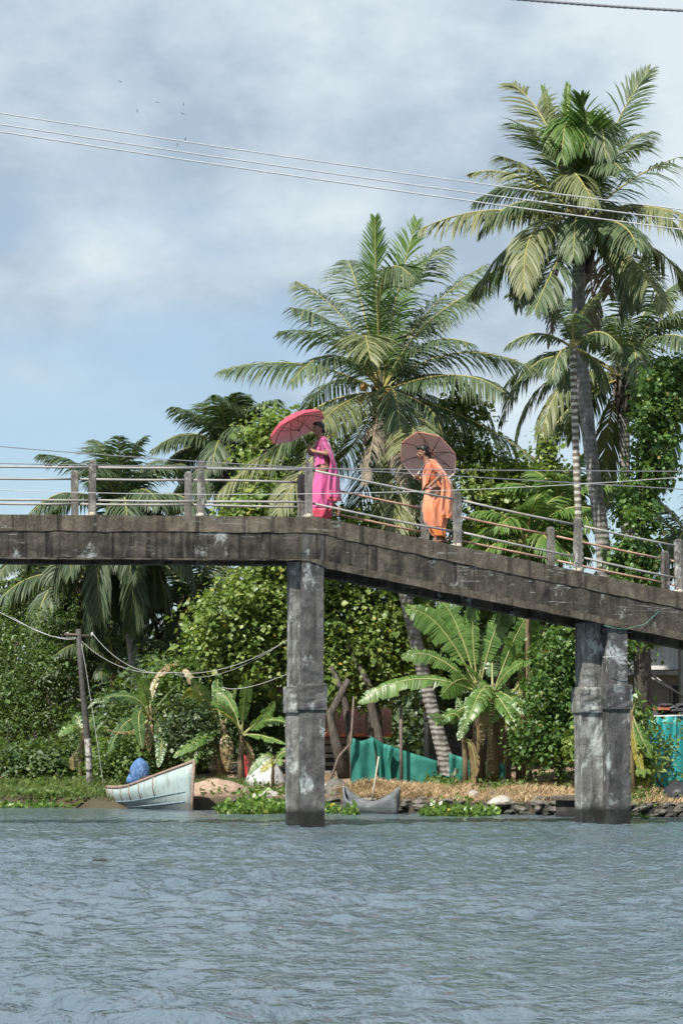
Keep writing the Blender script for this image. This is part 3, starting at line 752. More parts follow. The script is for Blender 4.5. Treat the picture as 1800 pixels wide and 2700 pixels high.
coconuts(pB, CB + Vector((0, 0, -.1)), 8, 8, M['nut_g']); crownshaft(pB, CB - UP * .25, .16)
# --- palm behind at the right edge
def palm(px, py, D, bpx, label, LEN, n, seed, mat='palm', leaf=.75, old=None, trunk=None, el0=78, el1=-42, wd=.044, nuts=0, r=.15):
    e = empty('coconut_palm', G(bpx, D), label, 'palm tree', 'coconut palms on the bank')
    C = Q(px, py, D); pts = [G(bpx, D) - UP * .15] + [Q(x, y, D) for x, y in (trunk or [])] + [C]
    palm_trunk(e, pts, r, r * .8)
    auto_fronds(e, C, LEN, n, seed, leaf, mat, old=old, el0=el0, el1=el1, wd=wd)
    if nuts: coconuts(e, C, nuts, seed, M['nut_g'])
    crownshaft(e, C - UP * .25, r)
    return e
palm(1432, 868, 60, 1442, 'coconut palm behind the tall one, its crown half hidden by it', 3.9, 28, 31, old='palm_old', leaf=.95, trunk=[(1440, 1400), (1434, 1100)], wd=.05)
palm(1600, 1290, 57, 1640, 'low coconut palm at the right edge beyond the railing', 3.6, 18, 37, old='palm_old', trunk=[(1630, 1500)], wd=.05)
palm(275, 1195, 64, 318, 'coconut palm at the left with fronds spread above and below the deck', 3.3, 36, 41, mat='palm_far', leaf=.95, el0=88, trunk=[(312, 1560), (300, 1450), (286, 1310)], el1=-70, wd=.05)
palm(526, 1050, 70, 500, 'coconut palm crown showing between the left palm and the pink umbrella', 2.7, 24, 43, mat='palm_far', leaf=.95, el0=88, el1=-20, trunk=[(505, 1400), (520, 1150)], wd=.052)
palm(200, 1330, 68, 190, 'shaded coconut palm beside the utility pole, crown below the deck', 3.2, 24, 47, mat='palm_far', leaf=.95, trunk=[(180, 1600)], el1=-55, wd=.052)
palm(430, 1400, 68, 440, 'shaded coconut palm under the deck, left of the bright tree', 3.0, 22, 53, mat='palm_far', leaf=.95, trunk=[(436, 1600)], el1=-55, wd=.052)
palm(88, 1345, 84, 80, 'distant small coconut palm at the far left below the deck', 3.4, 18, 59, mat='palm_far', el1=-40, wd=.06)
# --- ringed areca palm trunk in front of the tall palm
ar = empty('areca_palm', G(1345, 50), 'slender areca palm with pale ringed trunk left of the tall palm', 'palm tree')
t = NT('ringed_bark'); wv_ = t.n('ShaderNodeTexWave', wave_type='BANDS', bands_direction='Z'); wv_.inputs['Scale'].default_value = 2.3; wv_.inputs['Distortion'].default_value = .8; t.l(t.pos(), wv_.inputs[0])
nz = t.noise(t.pos(), 12, 5)
M['ringbark'] = t.pbr(t.mix(t.ramp(nz, [(.35, 0.), (.65, .5)]), t.ramp(wv_.outputs[0], [(.25, (.13, .11, .085)), (.5, (.25, .225, .18)), (.8, (.52, .5, .44))]), (.12, .11, .08)), .85, spec=.2)
palm_trunk(ar, [G(1345, 50) - UP * .1, Q(1336, 1500, 50), Q(1330, 1240, 50), Q(1322, 1050, 50), Q(1316, 860, 50), Q(1314, 800, 50)], .075, .068, M['ringbark'], 1.3, ringk=.09, step=.07)
auto_fronds(ar, Q(1314, 800, 50), 1.5, 9, 61, .5, 'palm', el0=85, el1=-30, nl=26)
# low arecas, fresh green, right of the orange umbrella
for i, (x, y, bx, D, L_, sd, lab) in enumerate([
  (1210, 1250, 1212, 53, 1.9, 71, 'bushy young palm with fresh green fronds behind the sloping railing'),
  (1285, 1180, 1290, 54.5, 1.7, 72, 'taller young palm with yellow-green fronds left of the ringed trunk'),
  (1160, 1330, 1165, 54, 1.4, 73, 'small young palm low behind the deck beside the banana clump')]):
    e = empty('young_palm', G(bx, D), lab, 'palm tree', 'young palms behind the railing')
    palm_trunk(e, [G(bx, D) - UP * .1, Q(x, y, D)], .06, .05, M['bstem'], 1.2)
    auto_fronds(e, Q(x, y, D), L_, 18, sd, .62, 'palm_fresh', el0=82, el1=-35, wd=.055, nl=28)
# low feathery palm left, under the deck
e = empty('young_palm', G(255, 66), 'dark young palm with upright fronds beside the utility pole', 'palm tree', 'young palms behind the railing')
palm_trunk(e, [G(255, 66) - UP * .1, Q(262, 1540, 66)], .1, .08, M['bstem'], 1.2)
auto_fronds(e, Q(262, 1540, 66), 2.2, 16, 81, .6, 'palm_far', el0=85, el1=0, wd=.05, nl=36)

# ------------------------------------------------------------------ broadleaf trees and shrubs
LEAF = np.array([[0, 0, 0], [-.5, .42, .07], [0, .5, -.05], [.5, .42, .07], [0, 1, -.06]])
LT = np.array([[0, 3, 2], [3, 4, 2], [4, 1, 2], [1, 0, 2]])
def leaves(centers, outward, size, rg, aspect=.75, upbias=.7, rand=.6, hang=.35):
    n = len(centers)
    nrm = outward * .6 + np.array([0, 0, upbias]) + rg.normal(0, rand, (n, 3)); nrm /= np.linalg.norm(nrm, axis=1, keepdims=True)
    ax = rg.normal(0, 1, (n, 3)) + outward * .8 - np.array([0, 0, hang]); ax -= nrm * (ax * nrm).sum(1, keepdims=True); ax /= np.linalg.norm(ax, axis=1, keepdims=True) + 1e-9
    sx = np.cross(ax, nrm); s = size * np.exp(rg.normal(-.08, .32, n))[:, None, None]
    Lf = LEAF[None] * s
    v = centers[:, None] + Lf[..., 0:1] * aspect * sx[:, None] + Lf[..., 1:2] * ax[:, None] + Lf[..., 2:3] * nrm[:, None]
    f = (np.arange(n)[:, None, None] * 5 + LT[None]).reshape(-1, 3)
    r_ = np.repeat(np.clip(rg.random(n), 0, 1), 4)
    return v.reshape(-1, 3), f, r_
def blob_points(ells, n, rg, inner=.45, lump=.28, clump=22, spread=.20):
    """leaf positions gathered in clumps through the outer part of a union of ellipsoids"""
    E = np.array([[*c, *r] for c, r in ells]); vol = (E[:, 3] * E[:, 4] * E[:, 5]) ** (2 / 3); pr = vol / vol.sum()
    nc = max(1, n // clump); k = rg.choice(len(E), nc, p=pr)
    d = rg.normal(0, 1, (nc, 3)); d /= np.linalg.norm(d, axis=1, keepdims=True)
    rad = inner + (1.02 - inner) * rg.random((nc, 1)) ** .55
    rad *= 1 + rg.normal(0, lump * .35, (nc, 1))
    cc = E[k, :3] + d * E[k, 3:] * rad
    pts = np.repeat(cc, clump, 0); od = np.repeat(d, clump, 0)
    sc = np.repeat(rg.uniform(.6, 1.4, (nc, 1)), clump, 0)
    g = rg.normal(0, 1, pts.shape) * spread * sc * np.array([1, 1, .7])
    return pts + g, od * .7 + g / (spread + 1e-6) * .3
def ell(px, py, D, rx, ry, rz):
    c = Q(px, py, D); return (tuple(c), (rx, ry, rz))
def tree(name, label, cat, basept, ells, n, size, mat, seed, trunk_r=.12, limbs=True, group=None, aspect=.75, spread=.22, clump=22, inner=.45, upbias=.7, trunkpts=None, hang=.35, bark=None, rand=.6):
    e = empty(name, basept, label, cat, group); rg = np.random.default_rng(seed); rd = random.Random(seed)
    main = ells; ells = list(ells)
    for (c_, r3) in main:
        for _ in range(5):
            d_ = rg.normal(0, 1, 3); d_ /= np.linalg.norm(d_); k_ = rg.uniform(.28, .5)
            ells.append((tuple(np.array(c_) + d_ * np.array(r3) * rg.uniform(.75, 1.15)), tuple(np.array(r3) * k_)))
    pts, od = blob_points(ells, n, rg, inner, spread=spread, clump=clump)
    keep = pts[:, 2] > [gz(x, y) - .02 for x, y in pts[:, :2]]; pts, od = pts[keep], od[keep]
    v, f, r_ = leaves(pts, od, size, rg, aspect, upbias, rand, hang)
    c = npmesh('crown', v, f, mat, e, rnd=r_); c['kind'] = 'stuff'
    m = MB(); cen = np.mean([q[0] for q in main], 0)
    top = Vector(cen)
    if trunkpts: path = [Vector(basept) - UP * .15] + [Vector(p) for p in trunkpts]
    else: path = [Vector(basept) - UP * .15, Vector(basept).lerp(top, .35) + Vector((rd.gauss(0, .15), rd.gauss(0, .15), 0)), Vector(basept).lerp(top, .75)]
    m.tube(path, [trunk_r * (1.25 - .8 * i / len(path)) for i in range(len(path))], 9)
    for ec, er in (main if limbs else []):
        a = path[-1].lerp(path[-2], rd.random() * .9); bq = Vector(ec)
        md = a.lerp(bq, .5) + Vector((rd.gauss(0, .2), rd.gauss(0, .2), rd.gauss(0, .15)))
        m.tube([a, md, bq], [trunk_r * .5, trunk_r * .35, trunk_r * .14], 6)
        for _ in range(3):
            q = bq + Vector((rd.gauss(0, .5) * er[0], rd.gauss(0, .5) * er[1], rd.gauss(.2, .5) * er[2]))
            m.tube([md.lerp(bq, rd.random()), (bq + q) / 2 + Vector((0, 0, .1)), q], [trunk_r * .2, trunk_r * .14, trunk_r * .05], 5)
    m.build('trunk', bark or M['bark'], e)
    return e
# bright heart-leaved tree in the middle
D = 60
tree('hibiscus_tree', 'bright green heart-leaved tree with some yellow leaves left of the tall pier', 'tree', G(700, D),
 [ell(560, 1420, D, 1.15, 1.2, 1.0), ell(630, 1370, D, 1.2, 1.2, 1.15), ell(640, 1500, D, 1.2, 1.2, .9), ell(520, 1480, D, .9, 1, .75), ell(720, 1330, D, 1.2, 1.2, 1.0),
  ell(640, 1200, D + .4, 1.0, 1.1, 1.0), ell(640, 1060, D + .6, .75, .9, .95), ell(690, 990, D + .8, .8, .9, .6), ell(600, 1000, D + .8, .35, .6, .45), ell(560, 1180, D + .6, .45, .6, .35)],
 29000, .125, M['leaf_bright'], 11, .2, aspect=.9, spread=.2, trunkpts=[Q(690, 1640, D), Q(650, 1520, D)])
D = 59
tree('hibiscus_tree', 'darker heart-leaved tree with crooked trunks between the pier and banana clump', 'tree', G(868, D),
 [ell(800, 1420, D, 1.0, 1.0, 1.0), ell(870, 1380, D, .9, 1, .9), ell(830, 1540, D, 1.0, .9, .8), ell(900, 1500, D, .75, .9, .8), ell(770, 1560, D, .7, .8, .7), ell(940, 1420, D, .5, .8, .8), ell(800, 1250, D + .5, 1, 1, .9), ell(950, 1200, D + .9, 1.0, 1, .9)],
 22000, .12, M['leaf_bright'], 12, .17, aspect=.9, spread=.2, trunkpts=[Q(858, 1640, D), Q(845, 1560, D), Q(830, 1480, D)])
for i, (pts, r_) in enumerate([([(792, 1762), (770, 1700), (758, 1640), (800, 1560)], .13), ([(806, 1770), (802, 1680), (790, 1600), (760, 1530)], .10), ([(880, 1752), (868, 1690), (852, 1620), (846, 1570), (800, 1480)], .14)]):
    e = empty('crooked_tree', G(pts[0][0], 57.5 + i * .4), ['pale mottled trunk leaning left behind the green net', 'dark upright trunk behind the left end of the green net', 'thick dark trunk rising behind the net beside the leaning palm'][i], 'tree', 'bare trunks under the bright tree')
    D = 57.5 + i * .4
    MB().tube([G(pts[0][0], D) - UP * .1] + [Q(x, y, D) for x, y in pts[1:]], [r_ * (1.1 - .18 * k) for k in range(len(pts))], 9).build('trunk', M['bark'], e)
# green wall behind the sloping railing
D = 58
tree('leafy_tree', 'sunlit leafy tree behind the sloping railing, right of the orange umbrella', 'tree', G(1140, D),
 [ell(1120, 1150, D, .8, .9, .9), ell(1180, 1120, D, .7, .9, .7), ell(1230, 1180, D, .8, .9, 1.0), ell(1150, 1260, D, .9, .9, .8), ell(1270, 1100, D, .5, .7, .7), ell(1060, 960, D + .6, .5, .6, .5), ell(1080, 1060, D + .5, .6, .6, .6)],
 12000, .13, M['leaf_bright'], 13, .13, spread=.18)
D = 61
tree('leafy_tree', 'darker leafy tree filling the gap behind the banana clump', 'tree', G(1180, D),
 [ell(1120, 1400, D, 1.3, 1, 1.2), ell(1240, 1440, D, 1.0, 1, 1.3), ell(1000, 1480, D, .9, .9, 1.1), ell(1340, 1450, D, .9, 1, 1.2), ell(1080, 1600, D, 1.2, .9, .8)],
 11000, .15, M['leaf_dark'], 14, .15)
# vine-clad trunk at the right
D = 51
e = tree('vine_clad_tree', 'tall dead trunk smothered in dark green creeper at the right', 'tree', G(1478, D),
 [ell(1540, 880, D, .55, .5, .55), ell(1520, 950, D, .5, .5, .6), ell(1490, 1020, D, .42, .45, .6), ell(1470, 1110, D, .44, .45, .7), ell(1455, 1210, D, .42, .45, .6), ell(1450, 1290, D, .42, .45, .5), ell(1500, 1080, D, .3, .4, .4), ell(1470, 1400, D, .4, .5, .9)],
 12500, .11, M['leaf_vine'], 15, .16, limbs=False, spread=.12, hang=1.0, upbias=.3, trunkpts=[Q(1470, 1400, D), Q(1462, 1200, D), Q(1490, 1020, D), Q(1525, 900, D)])
# creeper thicket between banana clump and right pier
D = 52
tree('creeper_thicket', 'dense creeper thicket filling the space left of the right pier', 'bush', G(1290, D),
 [ell(1290, 1500, D, .45, .6, .55), ell(1320, 1480, D, .4, .6, .7), ell(1260, 1570, D, .5, .6, .6), ell(1310, 1600, D, .5, .6, .8), ell(1230, 1650, D, .4, .5, .5), ell(1290, 1700, D, .5, .6, .6), ell(1330, 1700, D, .3, .5, .6), ell(1220, 1720, D, .35, .4, .35)],
 13500, .095, M['leaf_vine'], 16, .05, limbs=False, spread=.13, hang=.9, upbias=.4)
# left: feathery dark mass and shrubs
D = 66
tree('tamarind_tree', 'big feathery dark green tree at the far left edge', 'tree', G(40, D),
 [ell(40, 1480, D, 1.5, 1.2, 1.1), ell(110, 1540, D, 1.2, 1.2, 1.0), ell(20, 1600, D, 1.4, 1.2, .9), ell(120, 1640, D, 1.0, 1.2, .9), ell(60, 1690, D, 1.5, 1, .7), ell(-40, 1540, D, 1.2, 1.2, 1.3), ell(150, 1450, D, .8, 1, .7)],
 22000, .095, M['leaf_feather'], 17, .2, spread=.2, aspect=.5)
D = 71
tree('broadleaf_tree', 'dark round-crowned tree below the deck left of the shaded palm', 'tree', G(130, D),
 [ell(120, 1370, D, .9, 1, .7), ell(60, 1420, D, 1.0, 1, .7), ell(190, 1400, D, .8, 1, .8), ell(0, 1440, D, 1.0, 1, .8)], 9000, .13, M['leaf_dark'], 18, .15)
D = 63
tree('mango_tree', 'dark glossy mango tree behind the left banana plants', 'tree', G(470, D),
 [ell(420, 1560, D, 1.0, 1, .9), ell(490, 1590, D, 1.0, 1, .9), ell(560, 1580, D, 1.0, 1, .8), ell(380, 1640, D, .9, 1, .8), ell(470, 1680, D, 1.2, 1, .8), ell(600, 1650, D, .9, .9, .9), ell(320, 1620, D, .8, .9, .9), ell(250, 1690, D, .9, .9, .8)],
 17000, .15, M['leaf_dark'], 19, .16, aspect=.4, hang=.8)
D = 60
tree('mango_shrub', 'light green shrub behind the left banana plants', 'bush', G(430, D),
 [ell(430, 1560, D, .6, .6, .6), ell(400, 1620, D, .5, .6, .5), ell(470, 1540, D, .45, .5, .4)], 5000, .13, M['leaf_mid'], 20, .07, aspect=.45)
D = 58.5
tree('grey_leaf_shrub', 'dull grey-green shrub above the bow of the moored boat', 'bush', G(440, D),
 [ell(440, 1655, D, .45, .5, .38), ell(400, 1680, D, .35, .4, .3), ell(480, 1690, D, .35, .4, .3)], 4200, .085, M['leaf_far'], 22, .05)
for i, (x, y, D, k, lab) in enumerate([(60, 1770, 61, 1.0, 'low dark shrub on the left bank near the frame edge'), (150, 1760, 61.5, .9, 'low dark shrub left of the banded pole'), (275, 1765, 58.8, .6, 'small yellow-green bush between the pole and the boat'), (330, 1745, 60, .8, 'low green shrub behind the blue tarp bundle')]):
    tree('bank_shrub', lab, 'bush', G(x, D), [ell(x, y, D, .9 * k, .6, .42 * k), ell(x + 40 * k, y - 30 * k, D, .6 * k, .5, .38 * k), ell(x - 45 * k, y - 18 * k, D, .6 * k, .5, .35 * k)], 4200, .1, M['leaf_mid' if i > 1 else 'leaf_dark'], 30 + i, .04, group='shrubs on the left bank')
# right foreground shrubs
D = 49
tree('flowering_shrub', 'sparse shrub in front of the teal sheet fence at the right edge', 'bush', G(1540, D), [ell(1545, 1700, D, .4, .35, .4), ell(1510, 1720, D, .3, .3, .3), ell(1560, 1760, D, .3, .3, .25)], 480, .075, M['leaf_mid'], 40, .025, spread=.18)
D = 49.5
tree('cassava_shrub', 'glossy long-leaved shrub just right of the right pier', 'bush', G(1462, D), [ell(1464, 1620, D, .2, .2, .25), ell(1468, 1655, D, .2, .2, .2), ell(1460, 1690, D, .15, .2, .2)], 420, .15, M['leaf_mid'], 41, .03, aspect=.35, hang=.8, spread=.15)
D = 51
tree('broad_weed', 'pale broad-leaved weed at the foot of the right pier', 'bush', G(1335, D), [ell(1322, 1715, D, .18, .2, .25), ell(1330, 1745, D, .2, .2, .2)], 320, .12, M['leaf_bright'], 42, .02, spread=.1)
tree('broad_weed', 'yellow-green broad-leaved weed between the pier and the teal sheets', 'bush', G(1462, 48.6), [ell(1460, 1735, 48.6, .2, .2, .35), ell(1478, 1765, 48.6, .22, .2, .2)], 420, .15, M['leaf_bright'], 43, .02, spread=.1)
# far woodland behind everything
rg = random.Random(77); k = 0
for i in range(14):
    x = -250 + i * 160 + rg.uniform(-40, 40); D = rg.uniform(76, 90)
    top = 1500 + rg.uniform(-60, 40) - (40 if x > 900 else 0)
    big = [ell(x + rg.uniform(-60, 60), top + 60 + rg.uniform(0, 150) * j / 2, D, rg.uniform(1.3, 1.9), 1.4, rg.uniform(.9, 1.4)) for j in range(4)]
    big.append(ell(x, 1680, D, 2.4, 1.2, 1.6))
    places = ['far left beyond the frame edge', 'far left behind the feathery tree', 'behind the utility pole', 'behind the left palm trunk', 'behind the left banana plants', 'behind the bright tree', 'directly behind the tall pier', 'behind the crooked trunks', 'behind the leaning palm trunk', 'behind the banana clump', 'behind the creeper thicket', 'behind the right pier', 'behind the right house', 'beyond the right frame edge']
    tree('background_tree', 'hazy dark background tree ' + places[i], 'tree', G(x, D), big, 5200, .26, M['leaf_far'], 300 + i, .2, group='trees behind the bank', spread=.3, limbs=False)

# the wooded bank goes on to both sides of the frame
rgw = np.random.default_rng(404); wells = []
for i in range(70):
    x = rgw.uniform(-75, 75)
    if -14 < x < 12: continue
    y = bankY(x) + rgw.uniform(7, 30); wells.append(((x, y, gz(x, y) + rgw.uniform(.8, 3.2)), (rgw.uniform(1.8, 3.4), rgw.uniform(1.5, 2.5), rgw.uniform(1.2, 2.6))))
pts, od = blob_points(wells, 26000, rgw, .5, spread=.4)
pts = pts[pts[:, 2] > .4]; od = od[:len(pts)]
v, f, r_ = leaves(pts, od, .42, rgw, .75, .7, .6, .35)
tag(npmesh('woodland', v, f, M['leaf_far'], rnd=r_), 'dark green wood along the bank beyond both edges of the frame', 'wood', kind='stuff')

# ------------------------------------------------------------------ banana plants
def bleaf(parent, a, mid, tip, wd, seed, mat=None, roll=0.0, tear=.6, fold=.22, face=.62):
    rg = np.random.default_rng(seed); a, mid, tip = Vector(a), Vector(mid), Vector(tip); c = mid * 2 - (a + tip) * .5
    pt = lambda t: a * (1 - t) ** 2 + c * 2 * t * (1 - t) + tip * t * t
    tn = lambda t: ((c - a) * (1 - t) + (tip - c) * t).normalized()
    n = 30; V_, F_, rn, mi = [], [], [], []; t0 = .2
    prev = None
    for sd in (-1, 1):
        i = 0; drp = rg.uniform(.1, .4); prev = None
        gap = 0
        for i in range(n):
            t = t0 + (1 - t0) * i / n; t2 = t0 + (1 - t0) * (i + 1) / n
            torn = rg.random() < tear * .75
            if torn: drp = rg.uniform(.05, .75); prev = None
            row = []
            for tt, sh in ((t, 0), (t2 - ((t2 - t) * .18 if rg.random() < tear else 0), 0)):
                T = tn(tt); S = T.cross(UP * (1 - face) - Vector((0, 1, 0)) * face)
                S = S.normalized() if S.length > .15 else Vector((1, 0, 0))
                N = S.cross(T)
                if roll: S, N = S * math.cos(roll) + N * math.sin(roll), N * math.cos(roll) - S * math.sin(roll)
                u = (tt - t0) / (1 - t0); w_ = wd * .5 * (math.sin(math.pi * min(1, max(0.0, u * .94 + .06))) ** .55)
                p = pt(tt); q1 = p + S * sd * w_ * .5 + N * w_ * fold * .6 + T * w_ * .12 - UP * w_ * drp * .15
                q2 = p + S * sd * w_ * (.97 - drp * .15) + N * w_ * fold * .5 + T * w_ * .28 - UP * w_ * drp * .85
                row.append((p, q1, q2))
            b0 = len(V_); pz = UP * rg.normal(0, .006) * (wd / .4)
            row = [(a_, b1 + (pz if kk else -pz), c1 + (pz if kk else -pz) * 1.6) for kk, (a_, b1, c1) in enumerate(row)]
            r_ = float(np.clip(rg.normal(.5, .3), 0, 1))
            for rw in row: V_.extend(rw)
            F_.append((b0, b0 + 1, b0 + 4, b0 + 3)); F_.append((b0 + 1, b0 + 2, b0 + 5, b0 + 4)); rn += [r_, r_]; mi += [0, 0]
            prev = b0
    m = 10; b0 = len(V_)
    for i in range(m + 1):
        t = i / m; T = tn(t); A = T.cross(Vector((.3, .9, .1))).normalized(); B = T.cross(A); r_ = .028 * (1 - .85 * t)
        for k in range(5):
            q = 2 * math.pi * k / 5; V_.append(pt(t) + (A * math.cos(q) + B * math.sin(q)) * r_)
    for i in range(m):
        for k in range(5):
            k2 = (k + 1) % 5; F_.append((b0 + i * 5 + k, b0 + i * 5 + k2, b0 + (i + 1) * 5 + k2, b0 + (i + 1) * 5 + k)); rn.append(.8); mi.append(1)
    return npmesh('leaf', np.array([tuple(v) for v in V_]), np.array(F_), [mat or M['banana'], M['rachis_b']], parent, rnd=rn, mi=mi)
M['rachis_b'] = simple('banana_midrib', (0.26, 0.27, 0.11), .5, .2, 5, 0)
def banana(px, D, topy, label, specs, seed, r=.12, stems=None, mat='banana', skirt=4, group='banana plants on the bank', LEN=1.7):
    """specs: (mid, tip, width, depth sign, material, roll)"""
    e = empty('banana_plant', G(px, D), label, 'banana plant', group); rd = random.Random(seed)
    C = Q(px + rd.uniform(-4, 4), topy, D)
    MB().tube([G(px, D) - UP * .1, G(px, D).lerp(C, .5) + Vector((rd.gauss(0, .04), 0, 0)), C, C + UP * .25], [r * 1.15, r, r * .75, r * .4], 10).build('pseudostem', M['bstem'], e)
    for i, sp in enumerate(specs):
        m2, t2 = Q(*sp[0], D), Q(*sp[1], D) + Vector((rd.gauss(0, .08), 0, -rd.random() ** 2 * .3)); wdt = sp[2] * rd.uniform(.8, 1.1); sg = sp[3] if len(sp) > 3 else rd.choice([-1, 1]); mk = sp[4] if len(sp) > 4 else mat
        proj = (m2 - C).length + (t2 - m2).length; dep = sg * (math.sqrt(LEN ** 2 - proj ** 2) if proj < LEN else .15)
        def res(p, y): k = y / p.y; return Vector((p.x * k, y, CAMH + (p.z - CAMH) * k))
        bleaf(e, C, res(m2, D + dep * .5), res(t2, D + dep), wdt, seed * 50 + i, M[mk], (sp[5] * .35 if len(sp) > 5 else 0) + rd.gauss(0, .4), tear=rd.uniform(.4, 1.0), fold=rd.uniform(.05, .5))
    for i in range(skirt):     # dry leaves hanging down the stem
        a = rd.uniform(0, 6.28); d = Vector((math.cos(a), math.sin(a) - .4, 0)) * .22
        bleaf(e, C - UP * .1, C + d - UP * rd.uniform(.2, .4), C + d * 1.2 - UP * rd.uniform(.7, 1.1), .22, seed * 50 + 40 + i, M['banana_dry'], tear=.9)
    return e
# big clump right of the leaning palm
banana(1098, 53.6, 1590, 'tallest banana plant of the clump right of the leaning palm', [
 ((1010, 1440), (945, 1372), .62, -1, 'banana', .3), ((1050, 1440), (1010, 1365), .55, 1, 'banana', -.5), ((1085, 1450), (1090, 1365), .45, -1, 'banana', .8),
 ((1140, 1440), (1175, 1395), .55, -1, 'banana', -.3), ((1000, 1510), (912, 1488), .45, -1, 'banana', .1), ((1120, 1480), (1160, 1380), .5, 1, 'banana_dk', .2),
 ((950, 1560), (826, 1585), .42, -1, 'banana', .15), ((1040, 1640), (975, 1640), .4, -1, 'banana_dk', 0), ((1150, 1590), (1215, 1640), .42, -1, 'banana', 0), ((1060, 1560), (1010, 1600), .5, -1, 'banana', .2)], 5, .13)
banana(1128, 53.2, 1600, 'second banana plant of the clump with broad leaves facing the river', [
 ((1180, 1470), (1228, 1405), .5, -1, 'banana', -.2), ((1170, 1540), (1230, 1500), .45, -1, 'banana', -.4), ((1080, 1540), (1050, 1500), .5, -1, 'banana', .5),
 ((1110, 1580), (1075, 1650), .5, -1, 'banana', .1), ((1150, 1610), (1190, 1680), .45, -1, 'banana', 0), ((1090, 1620), (1040, 1690), .4, -1, 'banana_dk', 0), ((1130, 1500), (1140, 1440), .5, 1, 'banana_dk', .6)], 6, .13, skirt=6)
banana(1195, 54.0, 1570, 'right-hand banana plant of the clump beside the creeper thicket', [
 ((1210, 1460), (1215, 1400), .5, -1, 'banana', .5), ((1245, 1520), (1290, 1470), .45, -1, 'banana', -.5), ((1180, 1500), (1150, 1470), .4, -1, 'banana', .3), ((1230, 1590), (1260, 1660), .4, -1, 'banana', 0), ((1225, 1470), (1255, 1420), .4, 1, 'banana', .2), ((1160, 1610), (1130, 1660), .4, -1, 'banana_dk', 0), ((1215, 1640), (1205, 1740), .3, -1, 'banana_dry', 0)], 7, .12, skirt=8)
banana(1066, 53.0, 1690, 'thin dark banana stem beside the foot of the leaning palm', [((1045, 1640), (1000, 1650), .35, -1, 'banana'), ((1075, 1630), (1110, 1620), .35, -1, 'banana'), ((1060, 1640), (1050, 1600), .3, 1, 'banana_dk')], 8, .06, skirt=2, LEN=1.0)
# by the tall pier
banana(556, 57.0, 1690, 'young banana plant with one tall upright leaf left of the tall pier', [
 ((562, 1610), (566, 1538), .40, -1, 'banana', 1.2), ((600, 1650), (632, 1600), .36, -1, 'banana', -.3), ((610, 1655), (662, 1665), .36, -1, 'banana', -.1), ((520, 1630), (478, 1600), .34, -1, 'banana', .2), ((525, 1610), (490, 1570), .34, 1, 'banana', .3), ((600, 1690), (655, 1690), .32, -1, 'banana', 0), ((530, 1650), (500, 1620), .3, -1, 'banana_yel', 0)], 9, .075, skirt=1, LEN=1.35)
banana(512, 58.5, 1680, 'ragged banana plant with a dry leaf behind the boat bow', [
 ((470, 1600), (432, 1560), .4, -1, 'banana_dk', .2), ((450, 1590), (426, 1610), .3, -1, 'banana_yel', .2), ((470, 1690), (405, 1730), .36, -1, 'banana', 0), ((460, 1720), (390, 1780), .36, -1, 'banana', .1), ((530, 1610), (560, 1580), .35, 1, 'banana_dk', 0), ((500, 1600), (490, 1520), .35, 1, 'banana_dk', .5), ((440, 1560), (430, 1520), .22, 1, 'banana_dry', .5)], 10, .12, skirt=6)
banana(345, 59.0, 1650, 'tattered banana plant behind the blue tarp bundle', [
 ((330, 1580), (310, 1530), .4, -1, 'banana_dk', .4), ((300, 1600), (215, 1595), .36, -1, 'banana_dk', 0), ((380, 1600), (410, 1570), .34, -1, 'banana_dk', -.3), ((320, 1640), (330, 1720), .36, -1, 'banana_dk', .6), ((290, 1660), (250, 1720), .36, -1, 'banana_dk', 0), ((370, 1680), (372, 1750), .36, -1, 'banana_dk', .3), ((360, 1560), (382, 1510), .25, 1, 'banana_dry', .5), ((300, 1680), (235, 1668), .25, -1, 'banana_dry', 0), ((390, 1620), (395, 1680), .3, 1, 'banana', .4)], 11, .11, skirt=4)
banana(190, 60.0, 1700, 'single broad banana leaf plant left of the banded pole', [((170, 1670), (145, 1690), .42, -1, 'banana', 0), ((205, 1660), (220, 1640), .35, 1, 'banana_dk', 0), ((180, 1650), (170, 1630), .35, 1, 'banana_dk', .3)], 12, .06, skirt=1, LEN=.9)
banana(1452, 48.4, 1640, 'yellowish banana shoot right of the right pier', [((1462, 1600), (1470, 1560), .26, -1, 'banana', .6), ((1470, 1690), (1490, 1740), .26, -1, 'banana', .2), ((1460, 1720), (1470, 1770), .24, -1, 'banana_yel', .4)], 13, .05, skirt=0, LEN=.7)
banana(630, 54.6, 1762, 'low banana sucker leaning over the white tarpaulin heap', [((610, 1735), (582, 1752), .26, -1, 'banana', 0), ((650, 1728), (662, 1722), .26, -1, 'banana', 0), ((620, 1752), (600, 1770), .24, -1, 'banana_yel', 0), ((640, 1745), (655, 1745), .22, -1, 'banana', 0)], 14, .04, skirt=0, LEN=.55)
# ------------------------------------------------------------------ bank: stone wall, grass, straw, hyacinth
rd = random.Random(91)
def lump(c, sx, sy, sz, seed, n=8, jit=.22, flat=None):
    r_ = random.Random(seed); m = MB(); m.ball((0, 0, 0), (1, 1, 1), n); vs = []
    for v in m.v:
        v = Vector(v); q = max(abs(v.x), abs(v.y), abs(v.z)); v = v.lerp(v / q, .55) * (1 + r_.gauss(0, jit * .5))
        vs.append(Vector((c[0] + v.x * sx, c[1] + v.y * sy, c[2] + v.z * sz)))
    m.v = [tuple(v) for v in vs]; m.sm = [False] * len(m.sm); return m
protos = []
for i in range(7):
    me_o = lump((0, 0, 0), .5, .5, .5, 500 + i, 7).build('stone_proto', M['stone'])
    protos.append(me_o.data); bpy.data.objects.remove(me_o)
wall = empty('stone_embankment', (2, 49.2, 0), 'low dark rubble stone embankment wall along the right bank', 'wall')
m = MB(); top = []; 
